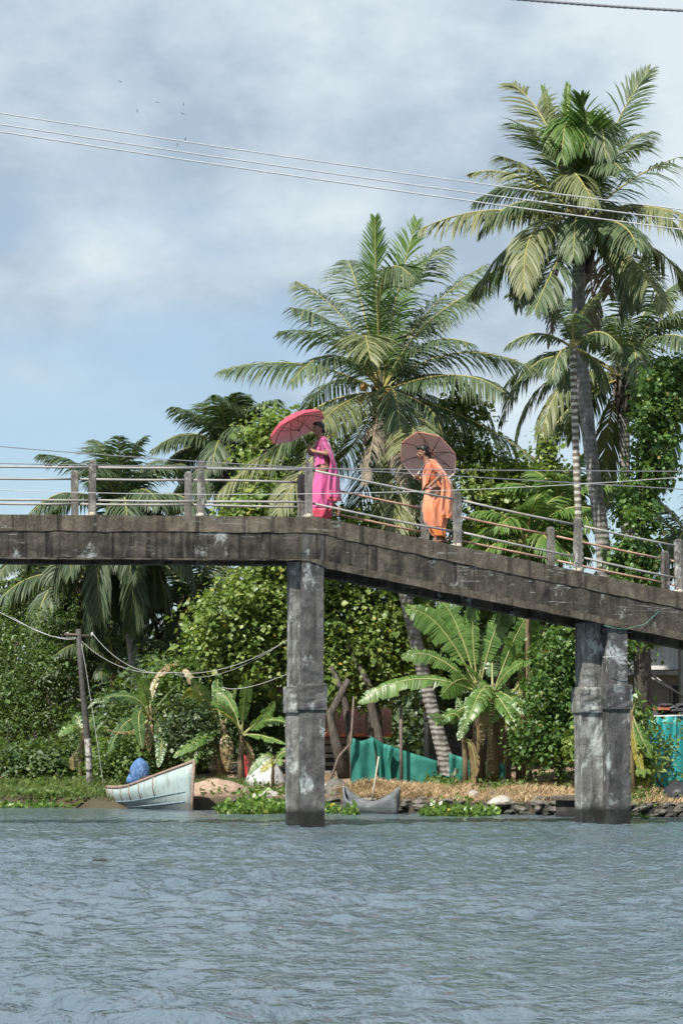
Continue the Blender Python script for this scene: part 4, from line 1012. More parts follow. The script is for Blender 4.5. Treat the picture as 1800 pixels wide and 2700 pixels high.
for i in range(60):
    x = -2.4 + i * .22; y = bankY(x) - .02; 
    top.append([Vector((x, y, -.6)), Vector((x, y + .35, -.6)), Vector((x, y + .35, .2)), Vector((x, y, .2))])
m.loft(top, smooth=False).build('wall_core', M['rubble'], wall)
for row in range(3):
    x = -2.4
    while x < 10.5:
        L_ = rd.uniform(.16, .42); y = bankY(x + L_ / 2) - .06 + rd.gauss(0, .02)
        if rd.random() < .9:
            o = bpy.data.objects.new('stone', rd.choice(protos)); link(o); o.parent = wall
            z = .02 + row * .095 + rd.gauss(0, .015)
            o.location = Vector((x + L_ / 2, y + row * .05, z)) - wloc(wall); o.scale = (L_ * .95, .26, rd.uniform(.08, .13))
            o.rotation_euler = (rd.gauss(0, .12), rd.gauss(0, .16), -.5 + rd.gauss(0, .12))
        x += L_ + rd.uniform(.0, .03)
def blades(pts, h, wd, rg, lean=.45, seg=2):
    n = len(pts); a = rg.uniform(0, 2 * np.pi, n); ln = h * rg.uniform(.45, 1.25, n); d = np.stack([np.cos(a), np.sin(a), 0 * a], 1)
    bend = rg.uniform(.1, 1, n)[:, None] * lean; sx = np.stack([-np.sin(a + 1), np.cos(a + 1), 0 * a], 1) * wd * .5
    up = np.array([0, 0, 1.0]); p1 = pts + (up * .55 + d * bend * .35) * ln[:, None]; p2 = pts + (up * (1 - bend * .35) + d * bend) * ln[:, None]
    v = np.stack([pts - sx, pts + sx, p1 - sx * .8, p1 + sx * .8, p2], 1).reshape(-1, 3); b = np.arange(n)[:, None, None] * 5
    f = (b + np.array([[0, 1, 3], [0, 3, 2], [2, 3, 4]])[None]).reshape(-1, 3)
    return v, f, np.repeat(rg.random(n), 3)
def ground_pts(px0, px1, D0, D1, n, rg, hz=None):
    px = rg.uniform(px0, px1, n); D = rg.uniform(D0, D1, n); x = (px * 1800 / 1568 - 900) / FPX * D
    y = D; ok = y > np.interp(x, BX, BY) - np.where(x < -2.6, .12, -.02); x, y = x[ok], y[ok]
    z = groundz(x, y) - .02
    return np.stack([x, y, z], 1)
rg = np.random.default_rng(44)
gp_ = ground_pts(-60, 275, 54.2, 60.5, 16000, rg); pat = .5 + .3 * np.sin(gp_[:, 0] * 2.3) * np.sin(gp_[:, 1] * 1.9) + .2 * np.sin(gp_[:, 0] * 6.3 + 1) * np.sin(gp_[:, 1] * 5.1); gp_ = gp_[rg.random(len(gp_)) < np.clip(pat * 1.4, .08, 1)]
v, f, r_ = blades(gp_, .24, .014, rg, lean=1.0); r_ = np.clip(r_ * .8 + .2, 0, 1); tag(npmesh('grass', v, f, M['grass'], rnd=r_), 'green grass on the left bank beside the boat', 'grass', kind='stuff')
v, f, r_ = blades(ground_pts(440, 600, 55.5, 58, 1600, rg), .22, .016, rg); tag(npmesh('grass', v, f, M['grass'], rnd=r_), 'green grass strip behind the boat bow', 'grass', kind='stuff')
def straw(px0, px1, D0, D1, n, h, lab, mound=None, seed=1):
    rg = np.random.default_rng(seed); p = ground_pts(px0, px1, D0, D1, n, rg)
    if mound:
        for cx, cd, sx, sd, hh in mound:
            c = G(cx, cd); p[:, 2] += hh * np.exp(-((p[:, 0] - c.x) / sx) ** 2 - ((p[:, 1] - c.y) / sd) ** 2)
    pat = .5 + .25 * np.sin(p[:, 0] * 3.1 + 1) * np.sin(p[:, 1] * 2.3) + .25 * np.sin(p[:, 0] * 7.7) * np.sin(p[:, 1] * 6.1 + 2)
    keep = rg.random(len(p)) < np.clip(pat * 1.5, .15, 1); p = p[keep]; pat = pat[keep]
    v, f, r_ = blades(p, h, .014, rg, lean=2.2); r_ = np.clip(r_ * .6 + np.repeat(pat, 3) * .5 - .05, 0, 1)
    tag(npmesh('dry_grass', v, f, M['straw'], rnd=r_), lab, 'straw', kind='stuff')
straw(782, 1000, 50.3, 52.5, 9000, .22, 'heap of dry straw behind the grey canoe', [(830, 51.5, .45, .7, .18), (900, 51.5, .6, .7, .12)], 3)
straw(990, 1340, 48.2, 53, 9000, .17, 'dry grass along the right bank above the stone wall', [(1180, 50, .6, .7, .1), (1060, 51, .3, .5, .1)], 4)
straw(1440, 1600, 46.0, 50.5, 3800, .13, 'dry grass on the bank right of the right pier', [(1500, 48, .4, .7, .12)], 5)
M['earth'] = simple('bare_earth', (0.30, 0.215, 0.16), .95, .35, 9, .8)
def mound(name, px, D, sx, sy, h, mat, label, cat, seed, jit=.10):
    r_ = random.Random(seed); c = G(px, D); rings = []
    for i in range(7):
        u = i / 6; k = math.cos(u * math.pi / 2) * (1 - .15 * u) + .02
        rings.append([Vector((c.x + math.cos(a * .3927) * sx * k * (1 + r_.gauss(0, jit)), c.y + math.sin(a * .3927) * sy * k * (1 + r_.gauss(0, jit)), c.z - .06 + (h + .06) * math.sin(u * math.pi / 2) * (1 + r_.gauss(0, jit * .6)))) for a in range(16)])
    o = MB().loft(rings, smooth=True).build(name, mat, None, c); tag(o, label, cat); return o
mound('earth_heap', 500, 54.2, .7, .5, .30, M['earth'], 'bare brown earth heap right of the boat bow', 'soil', 1)
mound('earth_heap', 775, 52.3, .38, .4, .30, simple('ash_soil', (0.11, 0.10, 0.09), .95, .4, 9, .8), 'dark earth heap just right of the tall pier', 'soil', 2)
t = NT('pale_sack'); nz = t.noise(t.pos(), 6, 6)
M['sack'] = t.pbr(t.ramp(nz, [(.35, (.16, .145, .12)), (.6, (.36, .34, .30))]), .8, t.bump(nz, .8, .03))
for i, (x, D, sx, sy, h, lab) in enumerate([(1085, 50.6, .2, .2, .10, 'white sack on the dry grass, the one nearest the palm foot'), (1045, 49.6, .24, .15, .04, 'flat white sack lying at the edge of the bank'), (1150, 48.4, .26, .15, .12, 'pale sack half buried in the dry grass'), (620, 53.0, .32, .25, .10, 'crumpled pale sack below the tarpaulin heap'), (745, 52.6, .3, .28, .22, 'sandy coloured sack pile just right of the tall pier')]):
    mound('sack', x, D, sx, sy, h, M['sack'], lab, 'sack', 60 + i, .08)['group'] = 'sacks on the bank'
t = NT('white_tarpaulin'); nz = t.noise(t.pos(scale=(1, 1, .5)), 5, 7, .7); 
M['tarp'] = t.pbr(t.ramp(nz, [(.3, (.24, .24, .23)), (.5, (.50, .51, .50)), (.7, (.70, .71, .70))]), .55, t.bump(nz, 1.0, .08))
mound('tarpaulin_heap', 612, 56.0, .45, .4, .68, M['tarp'], 'grey-white tarpaulin heap left of the tall pier', 'tarpaulin', 70, .06)
mound('black_sheet_heap', 1552, 47.6, .34, .4, .30, simple('black_sheet', (.025, .025, .028), .5, .3, 12, .8), 'black plastic sheet heap at the right edge', 'tarpaulin', 71, .12)
# flat concrete landing slab by the right pier
sl_ = G(1312, 47.2); o = MB().box(Vector((sl_.x, sl_.y - .35, .34)), (.62, .8, .09), -.5).build('landing_slab', M['slab'], None, (sl_.x, sl_.y - .35, .2))
bevel(o, .015); tag(o, 'flat grey concrete landing slab left of the right pier', 'slab')
MB().box(Vector((sl_.x + .02, sl_.y - .3, .05)), (.5, .7, .485), -.5).build('slab_support', M['rubble'], o)
for i in range(26):
    px = rd.uniform(455, 1580); x = (px * 1800 / 1568 - 900) / FPX * 49; y = bankY(x) + rd.uniform(.1, 2.2); z = gz(x, y)
    o = bpy.data.objects.new('stone', rd.choice(protos)); link(o); s3 = rd.uniform(.1, .26); o.location = (x, y, z + .02); o.scale = (s3, s3 * .8, s3 * rd.uniform(.35, .6)); o.rotation_euler = (0, 0, rd.uniform(0, 6))
    o.parent = wall; o.location = Vector(o.location) - wloc(wall)
def weeds(px0, px1, D0, D1, n, lab, seed, size=.1, mat='leaf_mid'):
    rg = np.random.default_rng(seed); k = max(3, n // 40); c = ground_pts(px0, px1, D0, D1, k, rg); c = np.repeat(c, 40, 0); g = rg.normal(0, 1, c.shape) * np.array([.16, .16, .09]); g[:, 2] = np.abs(g[:, 2]); od = g * 3 + np.array([0, 0, .3])
    v, f, r_ = leaves(c + g, od, size, rg, .6, .5, .7, .2); tag(npmesh('weeds', v, f, M[mat], rnd=r_), lab, 'weeds', kind='stuff')
weeds(455, 680, 52.6, 55.5, 600, 'low weeds on the earth bank by the boat bow', 21)
weeds(980, 1340, 50.5, 54.5, 1300, 'low weeds under the banana clump', 22)
weeds(-60, 300, 54.6, 61, 2800, 'low weeds scattered over the left bank', 23, .12)
weeds(740, 1000, 51.8, 53.3, 500, 'low weeds along the foot of the green net', 24, .08)
weeds(1440, 1600, 46.2, 49, 500, 'low weeds right of the right pier', 25, .09)
def hyacinth(px0, px1, D0, D1, n, lab, seed, h=.16):
    rg = np.random.default_rng(seed); px = rg.uniform(px0, px1, n) ; D = rg.uniform(D0, D1, n)
    edge = np.abs((px - (px0 + px1) / 2) / ((px1 - px0) / 2)); D = (D0 + D1) / 2 + (D - (D0 + D1) / 2) * np.sqrt(np.clip(1.1 - edge ** 2, .05, 1))
    x = (px * 1800 / 1568 - 900) / FPX * D; z = np.abs(rg.normal(0, h * .75, n)) * (1.15 - edge * .8) * (.6 + .8 * np.sin(px * .11) ** 2) + .02
    c = np.stack([x, D, z], 1); od = rg.normal(0, .6, (n, 3)); od[:, 2] = np.abs(od[:, 2]) * .6 + .3
    v, f, r_ = leaves(c, od, .098, rg, .85, .4, .8, -.6)
    b, fb, rb = blades(np.stack([x, D, z * 0 - .02], 1), h * .9, .014, rg)
    v2 = np.concatenate([v, b]); f2 = np.concatenate([f, fb + len(v)])
    tag(npmesh('water_hyacinth', v2, f2, M['hyacinth'], rnd=np.concatenate([r_, rb])), lab, 'water plant', kind='stuff')
hyacinth(502, 668, 48.6, 51.4, 1500, 'mat of water hyacinth left of the tall pier', 1, .17)
hyacinth(745, 778, 49.2, 50.2, 90, 'small hyacinth tuft behind the tall pier', 2, .09)
hyacinth(786, 824, 48.0, 48.9, 110, 'hyacinth tuft in front of the grey canoe', 3, .07)
hyacinth(965, 1140, 46.6, 49.0, 1050, 'mat of water hyacinth below the stone wall', 4, .12)
hyacinth(-40, 262, 54.6, 57.4, 1500, 'strip of floating weed along the left bank', 5, .03)
hyacinth(1395, 1500, 44.6, 45.4, 40, 'few stray floating leaves beside the right pier', 6, .02)
# floating debris
D = CAMH * FPX / (2268 - 1995); p = Vector(((264 - 900) / FPX * D, D, 0))
o = lump((p.x, p.y, .0), .09, .22, .02, 800, 8, .5).build('floating_weed', M['rubble'], None, p); tag(o, 'dark clump of weed floating on the left of the river', 'weed')

# ------------------------------------------------------------------ boats
def hull(stern, bow, wmax, sheer, keel, beam, mat, name='hull', parent=None, n=26, rake=.12, tw=.7, thick=.03, drop=.0):
    """stern/bow: (x,y); sheer(u), keel(u) heights; beam(u) half-width share"""
    s = Vector((*stern, 0)); b = Vector((*bow, 0)); ax = (b - s); L_ = ax.length; ax.normalize(); sd = Vector((-ax.y, ax.x, 0)); rings = []; inner = []
    secs = []
    for i in range(n + 1):
        u = i / n; z1 = sheer(u); z0 = keel(u); hw = beam(u) * wmax / 2; ring = []
        for q in range(13):
            v = (q - 6) / 6; a = abs(v)
            w_ = hw * (a ** .55 if a > 0 else 0) * (1 if a < 1 else 1); zz = z0 + (z1 - z0) * a ** 1.9
            w_ = hw * min(1, (a * 1.25) ** .75)
            off = rake * max(0, (u - .75) / .25) * (zz - z0)
            ring.append(s + ax * (u * L_ + off) + sd * w_ * (1 if v > 0 else -1) + UP * zz)
        secs.append(ring)
    o = MB().loft(secs, smooth=True, closed=False, caps=False)
    o.f.append(list(range(13))); o.m.append(0); o.sm.append(False)
    ob = o.build(name, mat, parent); m = ob.modifiers.new('solid', 'SOLIDIFY'); m.thickness = thick; m.offset = 0
    return ob, secs
t = NT('boat_paint'); z = t.sep()[2]; nz = t.noise(t.pos(), 5, 7, .7); n2_ = t.noise(t.pos(), 16, 5, .7)
c = t.mix(t.ramp(nz, [(.55, 0.), (.72, .75)]), (.30, .375, .365), (.15, .19, .19))
c = t.mix(t.ramp(n2_, [(.63, 0.), (.70, .8)]), c, (.09, .11, .12))
zz = t.math('ADD', z, t.math('MULTIPLY', nz, .12))
c = t.mix(t.ramp(zz, [(.19, .95), (.23, .45), (.42, 0.)]), c, (.085, .10, .10))
c = t.mix(t.math('MULTIPLY', t.ramp(t.noise(t.pos(scale=(6, 6, .8)), 2.5, 6, .7), [(.50, 0.), (.66, 1.)]), .6), c, (.17, .16, .12))
M['boat'] = t.pbr(c, .55, spec=.4)
M['wood_edge'] = simple('worn_brown_gunwale', (.22, .16, .125), .8, .4, 14, .4)
M['boat_blue'] = simple('blue_grey_strake', (.16, .22, .25), .7, .3, 10, .2)
sx0 = (330 - 900) / FPX * 55.2; bx0 = (512 - 900) / FPX * 52.2
boat = empty('fishing_boat', (bx0 - .9, 53.6, 0), 'pale blue-green wooden boat with high bow moored at the left bank', 'boat')
sh = lambda u: .40 + .05 * (1 - u) ** 2 + .60 * u ** 2.3
ke = lambda u: -.12 + .02 * u
be = lambda u: (0.72 + .5 * min(u, .5) - .0) * (1 if u < .5 else max(.02, (1 - ((u - .5) / .5) ** 2.2)))
hb, secs = hull((sx0, 55.0), (bx0 - .05, 52.1), 1.05, sh, ke, be, M['boat'], parent=boat, rake=.10)
MB().tube([r[0] for r in secs], .036, 8).build('gunwale', M['wood_edge'], boat); MB().tube([r[-1] for r in secs], .036, 8).build('gunwale', M['wood_edge'], boat)
MB().tube([secs[0][q] + (secs[0][q] - secs[1][q]).normalized() * .02 for q in range(13)], .022, 6).build('transom_trim', M['wood_edge'], boat)
for hgt, mk in ((.60, 'boat_blue'), (.40, 'boat_blue')):
    for sgn in (0, 1):
        pts = []
        for i, r in enumerate(secs):
            u = i / 26; a = r[0] if sgn == 0 else r[-1]; kz = r[6]
            q = (2 if sgn == 0 else 10); p0 = r[q]; p1 = r[q + (1 if sgn == 0 else -1)]
            p = p0 if hgt > .5 else p1
            o2 = (p - Vector((kz.x, kz.y, p.z))); o2 = o2.normalized() * .012 if o2.length > .01 else Vector((0, 0, 0))
            pts.append(p + o2)
        MB().tube(pts[:-1], .018, 6).build('rubbing_strake', M[mk], boat)
for i in (1, 3, 7, 11, 15, 19):
    r = secs[i]; 
    for idx in ((0, 2), (12, 10)):
        a, b_ = r[idx[0]], r[idx[1]]; k = r[6]; o2 = (a - Vector((k.x, k.y, a.z))).normalized() * .018
        MB().tube([a + o2 - UP * .02, r[idx[0] + (1 if idx[0] == 0 else -1)] + o2, b_ + o2], .016, 6).build('batten', M['wood_edge'], boat)
MB().tube([secs[-1][6] + Vector((.03, -.03, 0)), secs[-1][3] + Vector((.03, -.03, 0)), secs[-1][0] + Vector((.03, -.03, .03))], [.03, .03, .035], 8).build('stem_post', M['wood_edge'], boat)
for i in (6, 12, 18):
    a, b_ = secs[i][1], secs[i][11]; c_ = (a + b_) / 2
    MB().box(c_, ((a - b_).length * .97, .16, .03), math.atan2((b_ - a).y, (b_ - a).x)).build('thwart', M['wood_edge'], boat)
# dark net bundle lying in the boat, blue tarp wrapped outboard
cb = secs[11][6].lerp((secs[11][0] + secs[11][12]) / 2, .9)
netm = simple('fishing_net', (.035, .033, .035), .9, .5, 25, 1.0)
o = lump(cb + UP * .05, .25, .55, .20, 900, 12, .2).build('fishing_net', netm, None, cb); tag(o, 'dark fishing net bundle heaped inside the moored boat', 'net')
t = NT('blue_tarp'); nz = t.noise(t.pos(scale=(1, 1, .6)), 14, 6, .7, .8)
M['bluetarp'] = t.pbr(t.ramp(nz, [(.3, (.035, .085, .20)), (.55, (.075, .17, .36)), (.75, (.22, .36, .56))]), .42, t.bump(nz, 1.0, .05))
cm = secs[6][6].lerp((secs[6][0] + secs[6][12]) / 2, 1.0) + UP * .27; 
mot = empty('covered_outboard', (cm.x, cm.y, cm.z), 'outboard motor wrapped in blue tarpaulin at the stern of the boat', 'motor')
r_ = random.Random(3); rings = []
for i in range(11):
    u = i / 10; k = [.62, .72, .85, .97, 1.05, 1.08, 1.05, .98, .84, .55, .08][i]
    rings.append([cm + Vector((.04, 0, -.30)) + Vector((math.cos(a * .2618) * .20 * k * (1 + .07 * math.sin(a * 5 + i) + r_.gauss(0, .03)), math.sin(a * .2618) * .20 * k * (1 + .07 * math.sin(a * 7 + i)), u * .66)) for a in range(24)])
MB().loft(rings).build('tarp_wrap', M['bluetarp'], mot)
rings = [[cm + Vector((-.13 + math.cos(a * .5236) * k, math.sin(a * .5236) * k, z_)) for a in range(12)] for z_, k in ((-.2, .13), (-.1, .12), (.0, .07), (.03, .02))]
MB().loft(rings).build('tarp_tail', M['bluetarp'], mot)
MB().tube([cm + Vector((.0, 0, -.5)), cm + Vector((.0, 0, -.2))], .06, 8).build('motor_leg', M['boat_blue'], mot)
# grey canoe
ca = empty('canoe', ((845 * 1.148 - 900) / FPX * 49.3, 49.3, 0), 'small grey dugout canoe with upswept ends beside the tall pier', 'boat')
t = NT('grey_canoe'); nz = t.noise(t.pos(scale=(.6, .6, 3)), 6, 6, .7)
M['canoe'] = t.pbr(t.ramp(nz, [(.3, (.06, .066, .07)), (.55, (.115, .125, .13)), (.75, (.22, .235, .24))]), .7, t.bump(nz, .3, .02))
x0 = (786 * 1.148 - 900) / FPX * 50.2; x1 = (916 * 1.148 - 900) / FPX * 48.5
shc = lambda u: .21 + .31 * abs(2 * u - 1) ** 3.6
kec = lambda u: -.08 + .10 * abs(2 * u - 1) ** 4
bec = lambda u: max(.09, 1 - abs(2 * u - 1) ** 3.2)
hb2, s2 = hull((x0 + .04, 49.9), (x1 - .03, 48.9), .56, shc, kec, bec, M['canoe'], parent=ca, rake=.1, thick=.025)
MB().tube([r[0] for r in s2], .014, 6).build('gunwale', M['canoe'], ca); MB().tube([r[-1] for r in s2], .014, 6).build('gunwale', M['canoe'], ca)
MB().tube([s2[0][q] for q in range(13)], .02, 6).build('end_post', M['canoe'], ca)
for i in (8, 17):
    a, b_ = s2[i][1], s2[i][11]; MB().box((a + b_) / 2, ((a - b_).length, .07, .025), math.atan2((b_ - a).y, (b_ - a).x)).build('thwart', M['canoe'], ca)
pp = MB().tube([P(980, 2112, 49.3), P(988, 2060, 49.35), P(998, 1995, 49.4)], [.018, .018, .014], 8).build('bamboo_pole', simple('bamboo', (.42, .37, .28), .6, .3, 8, .2), None, P(980, 2112, 49.3)); tag(pp, 'pale bamboo pole standing upright in the grey canoe', 'pole')

# ------------------------------------------------------------------ net fences, sheets, poles
def sheet(rows, nu, name, mat, parent=None, loc=None, folds=3, amp=.03, sm=4, nrm=Vector((0, -1, 0)), seed=0, thick=.004, ph=0.0, ampv=None):
    """cloth through rows of (left, right) points with hanging folds"""
    rg = random.Random(seed); A = np.array([[tuple(a) for a in r] for r in rows]); nr = len(rows); nv = (nr - 1) * sm + 1
    g = []
    k = A.shape[1]
    for i in range(nv):
        t = i / sm; i0 = min(int(t), nr - 2); f_ = t - i0
        row = A[i0] * (1 - f_) + A[i0 + 1] * f_
        line = []
        for j in range(nu + 1):
            u = j / nu * (k - 1); j0 = min(int(u), k - 2); p = Vector(row[j0] * (1 - (u - j0)) + row[j0 + 1] * (u - j0))
            am = amp if ampv is None else amp * (ampv[0] + (ampv[1] - ampv[0]) * i / (nv - 1))
            q = math.sin(j / nu * folds * 6.283 + ph + .5 * math.sin(i * .5)) * am + math.sin(j / nu * folds * 13.1 + i * .4 + ph * 2) * am * .35
            line.append(p + nrm * q)
        g.append(line)
    o = MB().loft(g, closed=False, caps=False, smooth=True).build(name, mat, parent, loc)
    if thick: solid(o, thick)
    return o
t = NT('green_shade_net'); nz = t.noise(t.pos(), 4, 6, .7)
M['net'] = t.pbr(t.ramp(nz, [(.3, (.012, .125, .10)), (.55, (.022, .19, .15)), (.75, (.06, .27, .22))]), .75, t.bump(nz, .5, .03), trans=.2)
t = NT('teal_sheet'); nz = t.noise(t.pos(scale=(3, 3, .6)), 3, 6, .7)
M['teal'] = t.pbr(t.ramp(nz, [(.3, (.012, .15, .15)), (.55, (.018, .24, .24)), (.75, (.10, .36, .38))]), .5, t.bump(nz, .3, .02))
M['pole'] = simple('weathered_pole', (.13, .10, .085), .9, .35, 10, .4)
nf = empty('net_fence', G(880, 53.6), 'green shade net fence hung on poles behind the straw', 'fence')
D = 53.6
def gp(px, dy=0): g = G(px, D); return Vector((g.x, g.y, g.z - .05))
sheet([[Q(806, 1694, D), Q(830, 1702, D), Q(856, 1694, D)], [Q(804, 1740, D), Q(830, 1745, D), Q(862, 1745, D)], [gp(806), gp(832), gp(866)]], 26, 'net_panel', M['net'], nf, folds=.9, amp=.05, seed=1)
D = 53.75
sheet([[Q(850, 1690, D), Q(880, 1708, D), Q(905, 1715, D)], [Q(866, 1740, D), Q(884, 1752, D), Q(896, 1760, D)], [gp(870), gp(885), gp(898)]], 24, 'net_panel', M['net'], nf, folds=1.2, amp=.07, seed=2, ph=1)
D = 53.9
sheet([[Q(890, 1712, D), Q(940, 1728, D), Q(1004, 1748, D)], [gp(888), gp(940), gp(1002)]], 26, 'net_panel', M['net'], nf, folds=1.7, amp=.02, seed=3, sm=8)
D = 54.2
sheet([[Q(978, 1772, D), Q(1010, 1778, D), Q(1040, 1786, D)], [gp(980), gp(1010), gp(1038)]], 16, 'net_panel', M['net'], nf, folds=2, amp=.05, seed=4, sm=6)
D = 55.2
sheet([[Q(1030, 1730, D), Q(1080, 1745, D), Q(1160, 1755, D)], [gp(1030), gp(1080), gp(1160)]], 22, 'net_panel', M['net'], nf, folds=4, amp=.06, seed=5, sm=6)
for a, b_, r_, D in (((920, 1620), 921, .035, 53.7), ((806, 1690), 806, .025, 53.8), ((1006, 1745), 1006, .02, 54.0)):
    MB().tube([G(b_, D) - UP * .1, Q(*a, D)], r_, 8).build('fence_post', M['pole'], nf)
pp = MB().tube([G(752, 53.2) + UP * .05, Q(778, 1738, 53.3), Q(806, 1706, 53.4), Q(812, 1600, 53.4)], [.03, .03, .026, .02], 8).build('leaning_branch', M['pole'], None, G(752, 53.2)); tag(pp, 'dark crooked branch leaning against the left end of the net', 'branch')
st = MB().tube([G(1030, 54.3) - UP * .05, Q(1046, 1765, 54.3)], .02, 6).build('stake', M['pole'], None, G(1030, 54.3)); tag(st, 'short slanting wooden stake at the end of the net', 'stake')
tf = empty('teal_fence', G(1530, 50), 'teal plastic sheet fence in front of the right house', 'fence'); D = 50.0
sheet([[Q(1486, 1647, D), Q(1515, 1646, D), Q(1552, 1645, D)], [Q(1488, 1720, D), Q(1515, 1720, D), Q(1552, 1720, D)], [gp(1489), gp(1516), gp(1552)]], 24, 'sheet_panel', M['teal'], tf, folds=3, amp=.02, seed=6)
sheet([[Q(1549, 1645, D + .05), Q(1600, 1644, D + .1)], [gp(1549), gp(1600)]], 16, 'sheet_panel', M['teal'], tf, folds=2, amp=.02, seed=7, sm=6)
D = 50.6
sheet([[Q(1438, 1650, D), Q(1449, 1650, D)], [gp(1438), gp(1450)]], 6, 'sheet_panel', M['teal'], tf, folds=1, amp=.01, seed=8, sm=6)
MB().tube([Q(1484, 1646, 49.98), Q(1600, 1643, 50.06)], .02, 8).build('top_rail', M['tarp'], tf)
for x in (1488, 1550): MB().tube([G(x, 50.12) - UP * .1, Q(x, 1646, 50.12)], .025, 8).build('fence_post', M['pole'], tf)
# utility pole with banded foot, leaning
D = 57.5; up_ = empty('utility_pole', G(210, D), 'leaning dark utility pole with white-banded foot on the left bank', 'pole')
t = NT('banded_pole'); z = t.sep()[2]; nz = t.noise(t.pos(), 9, 5)
zb = t.math('ADD', z, t.math('MULTIPLY', nz, .10))
bnd = t.ramp(t.math('MULTIPLY', zb, .5), [(0., 0.), (.27, 1.), (.40, 0.), (.43, 1.), (.56, 0.), (.585, 1.), (.78, 0.)], 'CONSTANT')
M['upole'] = t.pbr(t.mix(bnd, t.ramp(nz, [(.35, (.035, .033, .03)), (.65, (.075, .07, .065))]), t.ramp(t.noise(t.pos(), 14, 5, .7), [(.42, (.12, .11, .10)), (.52, (.40, .39, .37))])), .85)
MB().tube([G(211, D) - UP * .2, Q(205, 1740, D), Q(196, 1640, D), Q(187, 1540, D), Q(180, 1445, D)], [.08, .078, .072, .066, .06], 10).build('pole_shaft', M['upole'], up_)
arm = Q(183, 1462, D)
MB().tube([Q(150, 1456, D - .2), Q(216, 1463, D + .2)], .03, 6).build('cross_arm', M['pole'], up_)
for x in (156, 178, 212): MB().tube([Q(x, 1462, D), Q(x, 1452, D)], [.03, .02], 8).build('insulator', M['tarp'], up_)
def wire(pts, rad, lab, mat='wire', nm='service_wire'):
    n = 14; P_ = []; a, b_, c = [Vector(p) for p in pts]; k = b_ * 2 - (a + c) * .5
    for i in range(n + 1): t_ = i / n; P_.append(a * (1 - t_) ** 2 + k * 2 * t_ * (1 - t_) + c * t_ * t_)
    tag(MB().tube(P_, rad, 5).build(nm, M[mat], None, a), lab, 'cable', 'wires on the left bank')
wire([Q(-80, 1360, 60), Q(90, 1450, 58.7), Q(178, 1465, 57.5)], .006, 'lower of two pale wires reaching the utility pole from the left')
wire([Q(30, 1418, 58.5), Q(110, 1458, 58), Q(178, 1464, 57.5)], .006, 'upper of two pale wires reaching the utility pole from the left')
wire([Q(180, 1465, 57.5), Q(280, 1532, 57.4), Q(395, 1544, 57.3)], .006, 'pale wire sagging from the utility pole into the banana leaves')
wire([Q(214, 1456, 57.5), Q(300, 1530, 57.3), Q(400, 1544, 57.2)], .006, 'pale wire starting at the right insulator of the pole')
wire([Q(395, 1544, 57.3), Q(520, 1534, 56.9), Q(660, 1470, 56.5)], .006, 'pale wire rising from the banana plants to the tall pier')
wire([Q(400, 1548, 57.2), Q(530, 1540, 56.9), Q(700, 1440, 56.4)], .004, 'thin wire rising beside it in front of the bright tree')
wire([Q(510, 1578, 56), Q(580, 1576, 55.8), Q(700, 1530, 55.4)], .006, 'short pale wire crossing above the young banana plant')
wire([Q(187, 1478, 57.4), Q(208, 1600, 57.2), G(243, 57)], .006, 'straight guy wire running down from the utility pole to the grass')
# ------------------------------------------------------------------ houses
M['wall_grey'] = concrete('grey_render', (.17, .165, .155), (.27, .26, .25), (.36, .35, .335), pale_at=.8, seed=33, streak=.35)
M['wall_white'] = concrete('white_render', (.42, .415, .40), (.62, .615, .60), (.72, .715, .70), pale_at=.9, seed=35, streak=.25)
M['tile'] = simple('terracotta_tile', (.46, .16, .09), .8, .35, 6, .3)
M['dark'] = simple('dark_opening', (.02, .02, .022), .6, .2, 5, 0)
M['plank'] = simple('grey_plank', (.20, .19, .18), .9, .35, 7, .3)
def bx(name, mat, parent, p0, p1, y0, y1):
    """box from two pixels of the 1568 view on the plane y0, going back to y1"""
    a = Q(*p0, y0); b_ = Q(*p1, y0)
    return MB().hexa([V((a.x, y0, b_.z)), V((b_.x, y0, b_.z)), V((b_.x, y1, b_.z)), V((a.x, y1, b_.z))], [V((a.x, y0, a.z)), V((b_.x, y0, a.z)), V((b_.x, y1, a.z)), V((a.x, y1, a.z))]).build(name, mat, parent)
hr = empty('house', G(1560, 56), 'white-walled house with flat concrete sunshade behind the right pier', 'house')
gb = 1835
bx('wall', M['wall_grey'], hr, (1435, 1552), (1700, gb), 55.0, 60)
bx('upper_wall', M['wall_white'], hr, (1430, 1462), (1700, 1538), 54.9, 60)
bx('sunshade', M['wall_grey'], hr, (1425, 1540), (1705, 1550), 54.3, 60.1)
bx('roof_slab', M['slab'], hr, (1420, 1452), (1710, 1461), 54.5, 60.3)
w1 = bx('window', M['dark'], hr, (1540, 1575), (1600, 1640), 54.97, 55.05)
for x in (1540, 1560, 1580): bx('window_bar', M['plank'], w1, (x, 1575), (x + 4, 1640), 54.94, 54.965)
bx('column', M['wall_grey'], hr, (1560, 1450), (1580, gb), 53.2, 53.5)
for x0, y0, x1, y1 in ((1450, 1532, 1568, 1598), (1500, 1552, 1580, 1610)):
    MB().tube([Q(x0, y0, 53.0), Q(x1, y1, 52.8)], .02, 6).build('clothes_pole', M['wall_grey'], hr)
rf = empty('roof_scrap', Q(1520, 1640, 50.8), 'heap of black sheets and one terracotta tile above the teal fence', 'scrap'); rd2 = random.Random(6)
MB().box(Q(1518, 1628, 50.8), (.22, .3, .05), .3).build('roof_tile', M['tile'], rf)
for i in range(7): lump(Q(1505 + i * 12, 1640 - (i % 3) * 9, 50.9 + .1 * (i % 2)), .16, .18, .06, 950 + i, 8, .35).build('black_sheet', simple('torn_sheet', (.04, .04, .045), .6, .4, 10, .6) if i == 0 else bpy.data.materials['torn_sheet'], rf)
bx('shelf', M['plank'], rf, (1492, 1655), (1600, 1660), 50.5, 51.4)
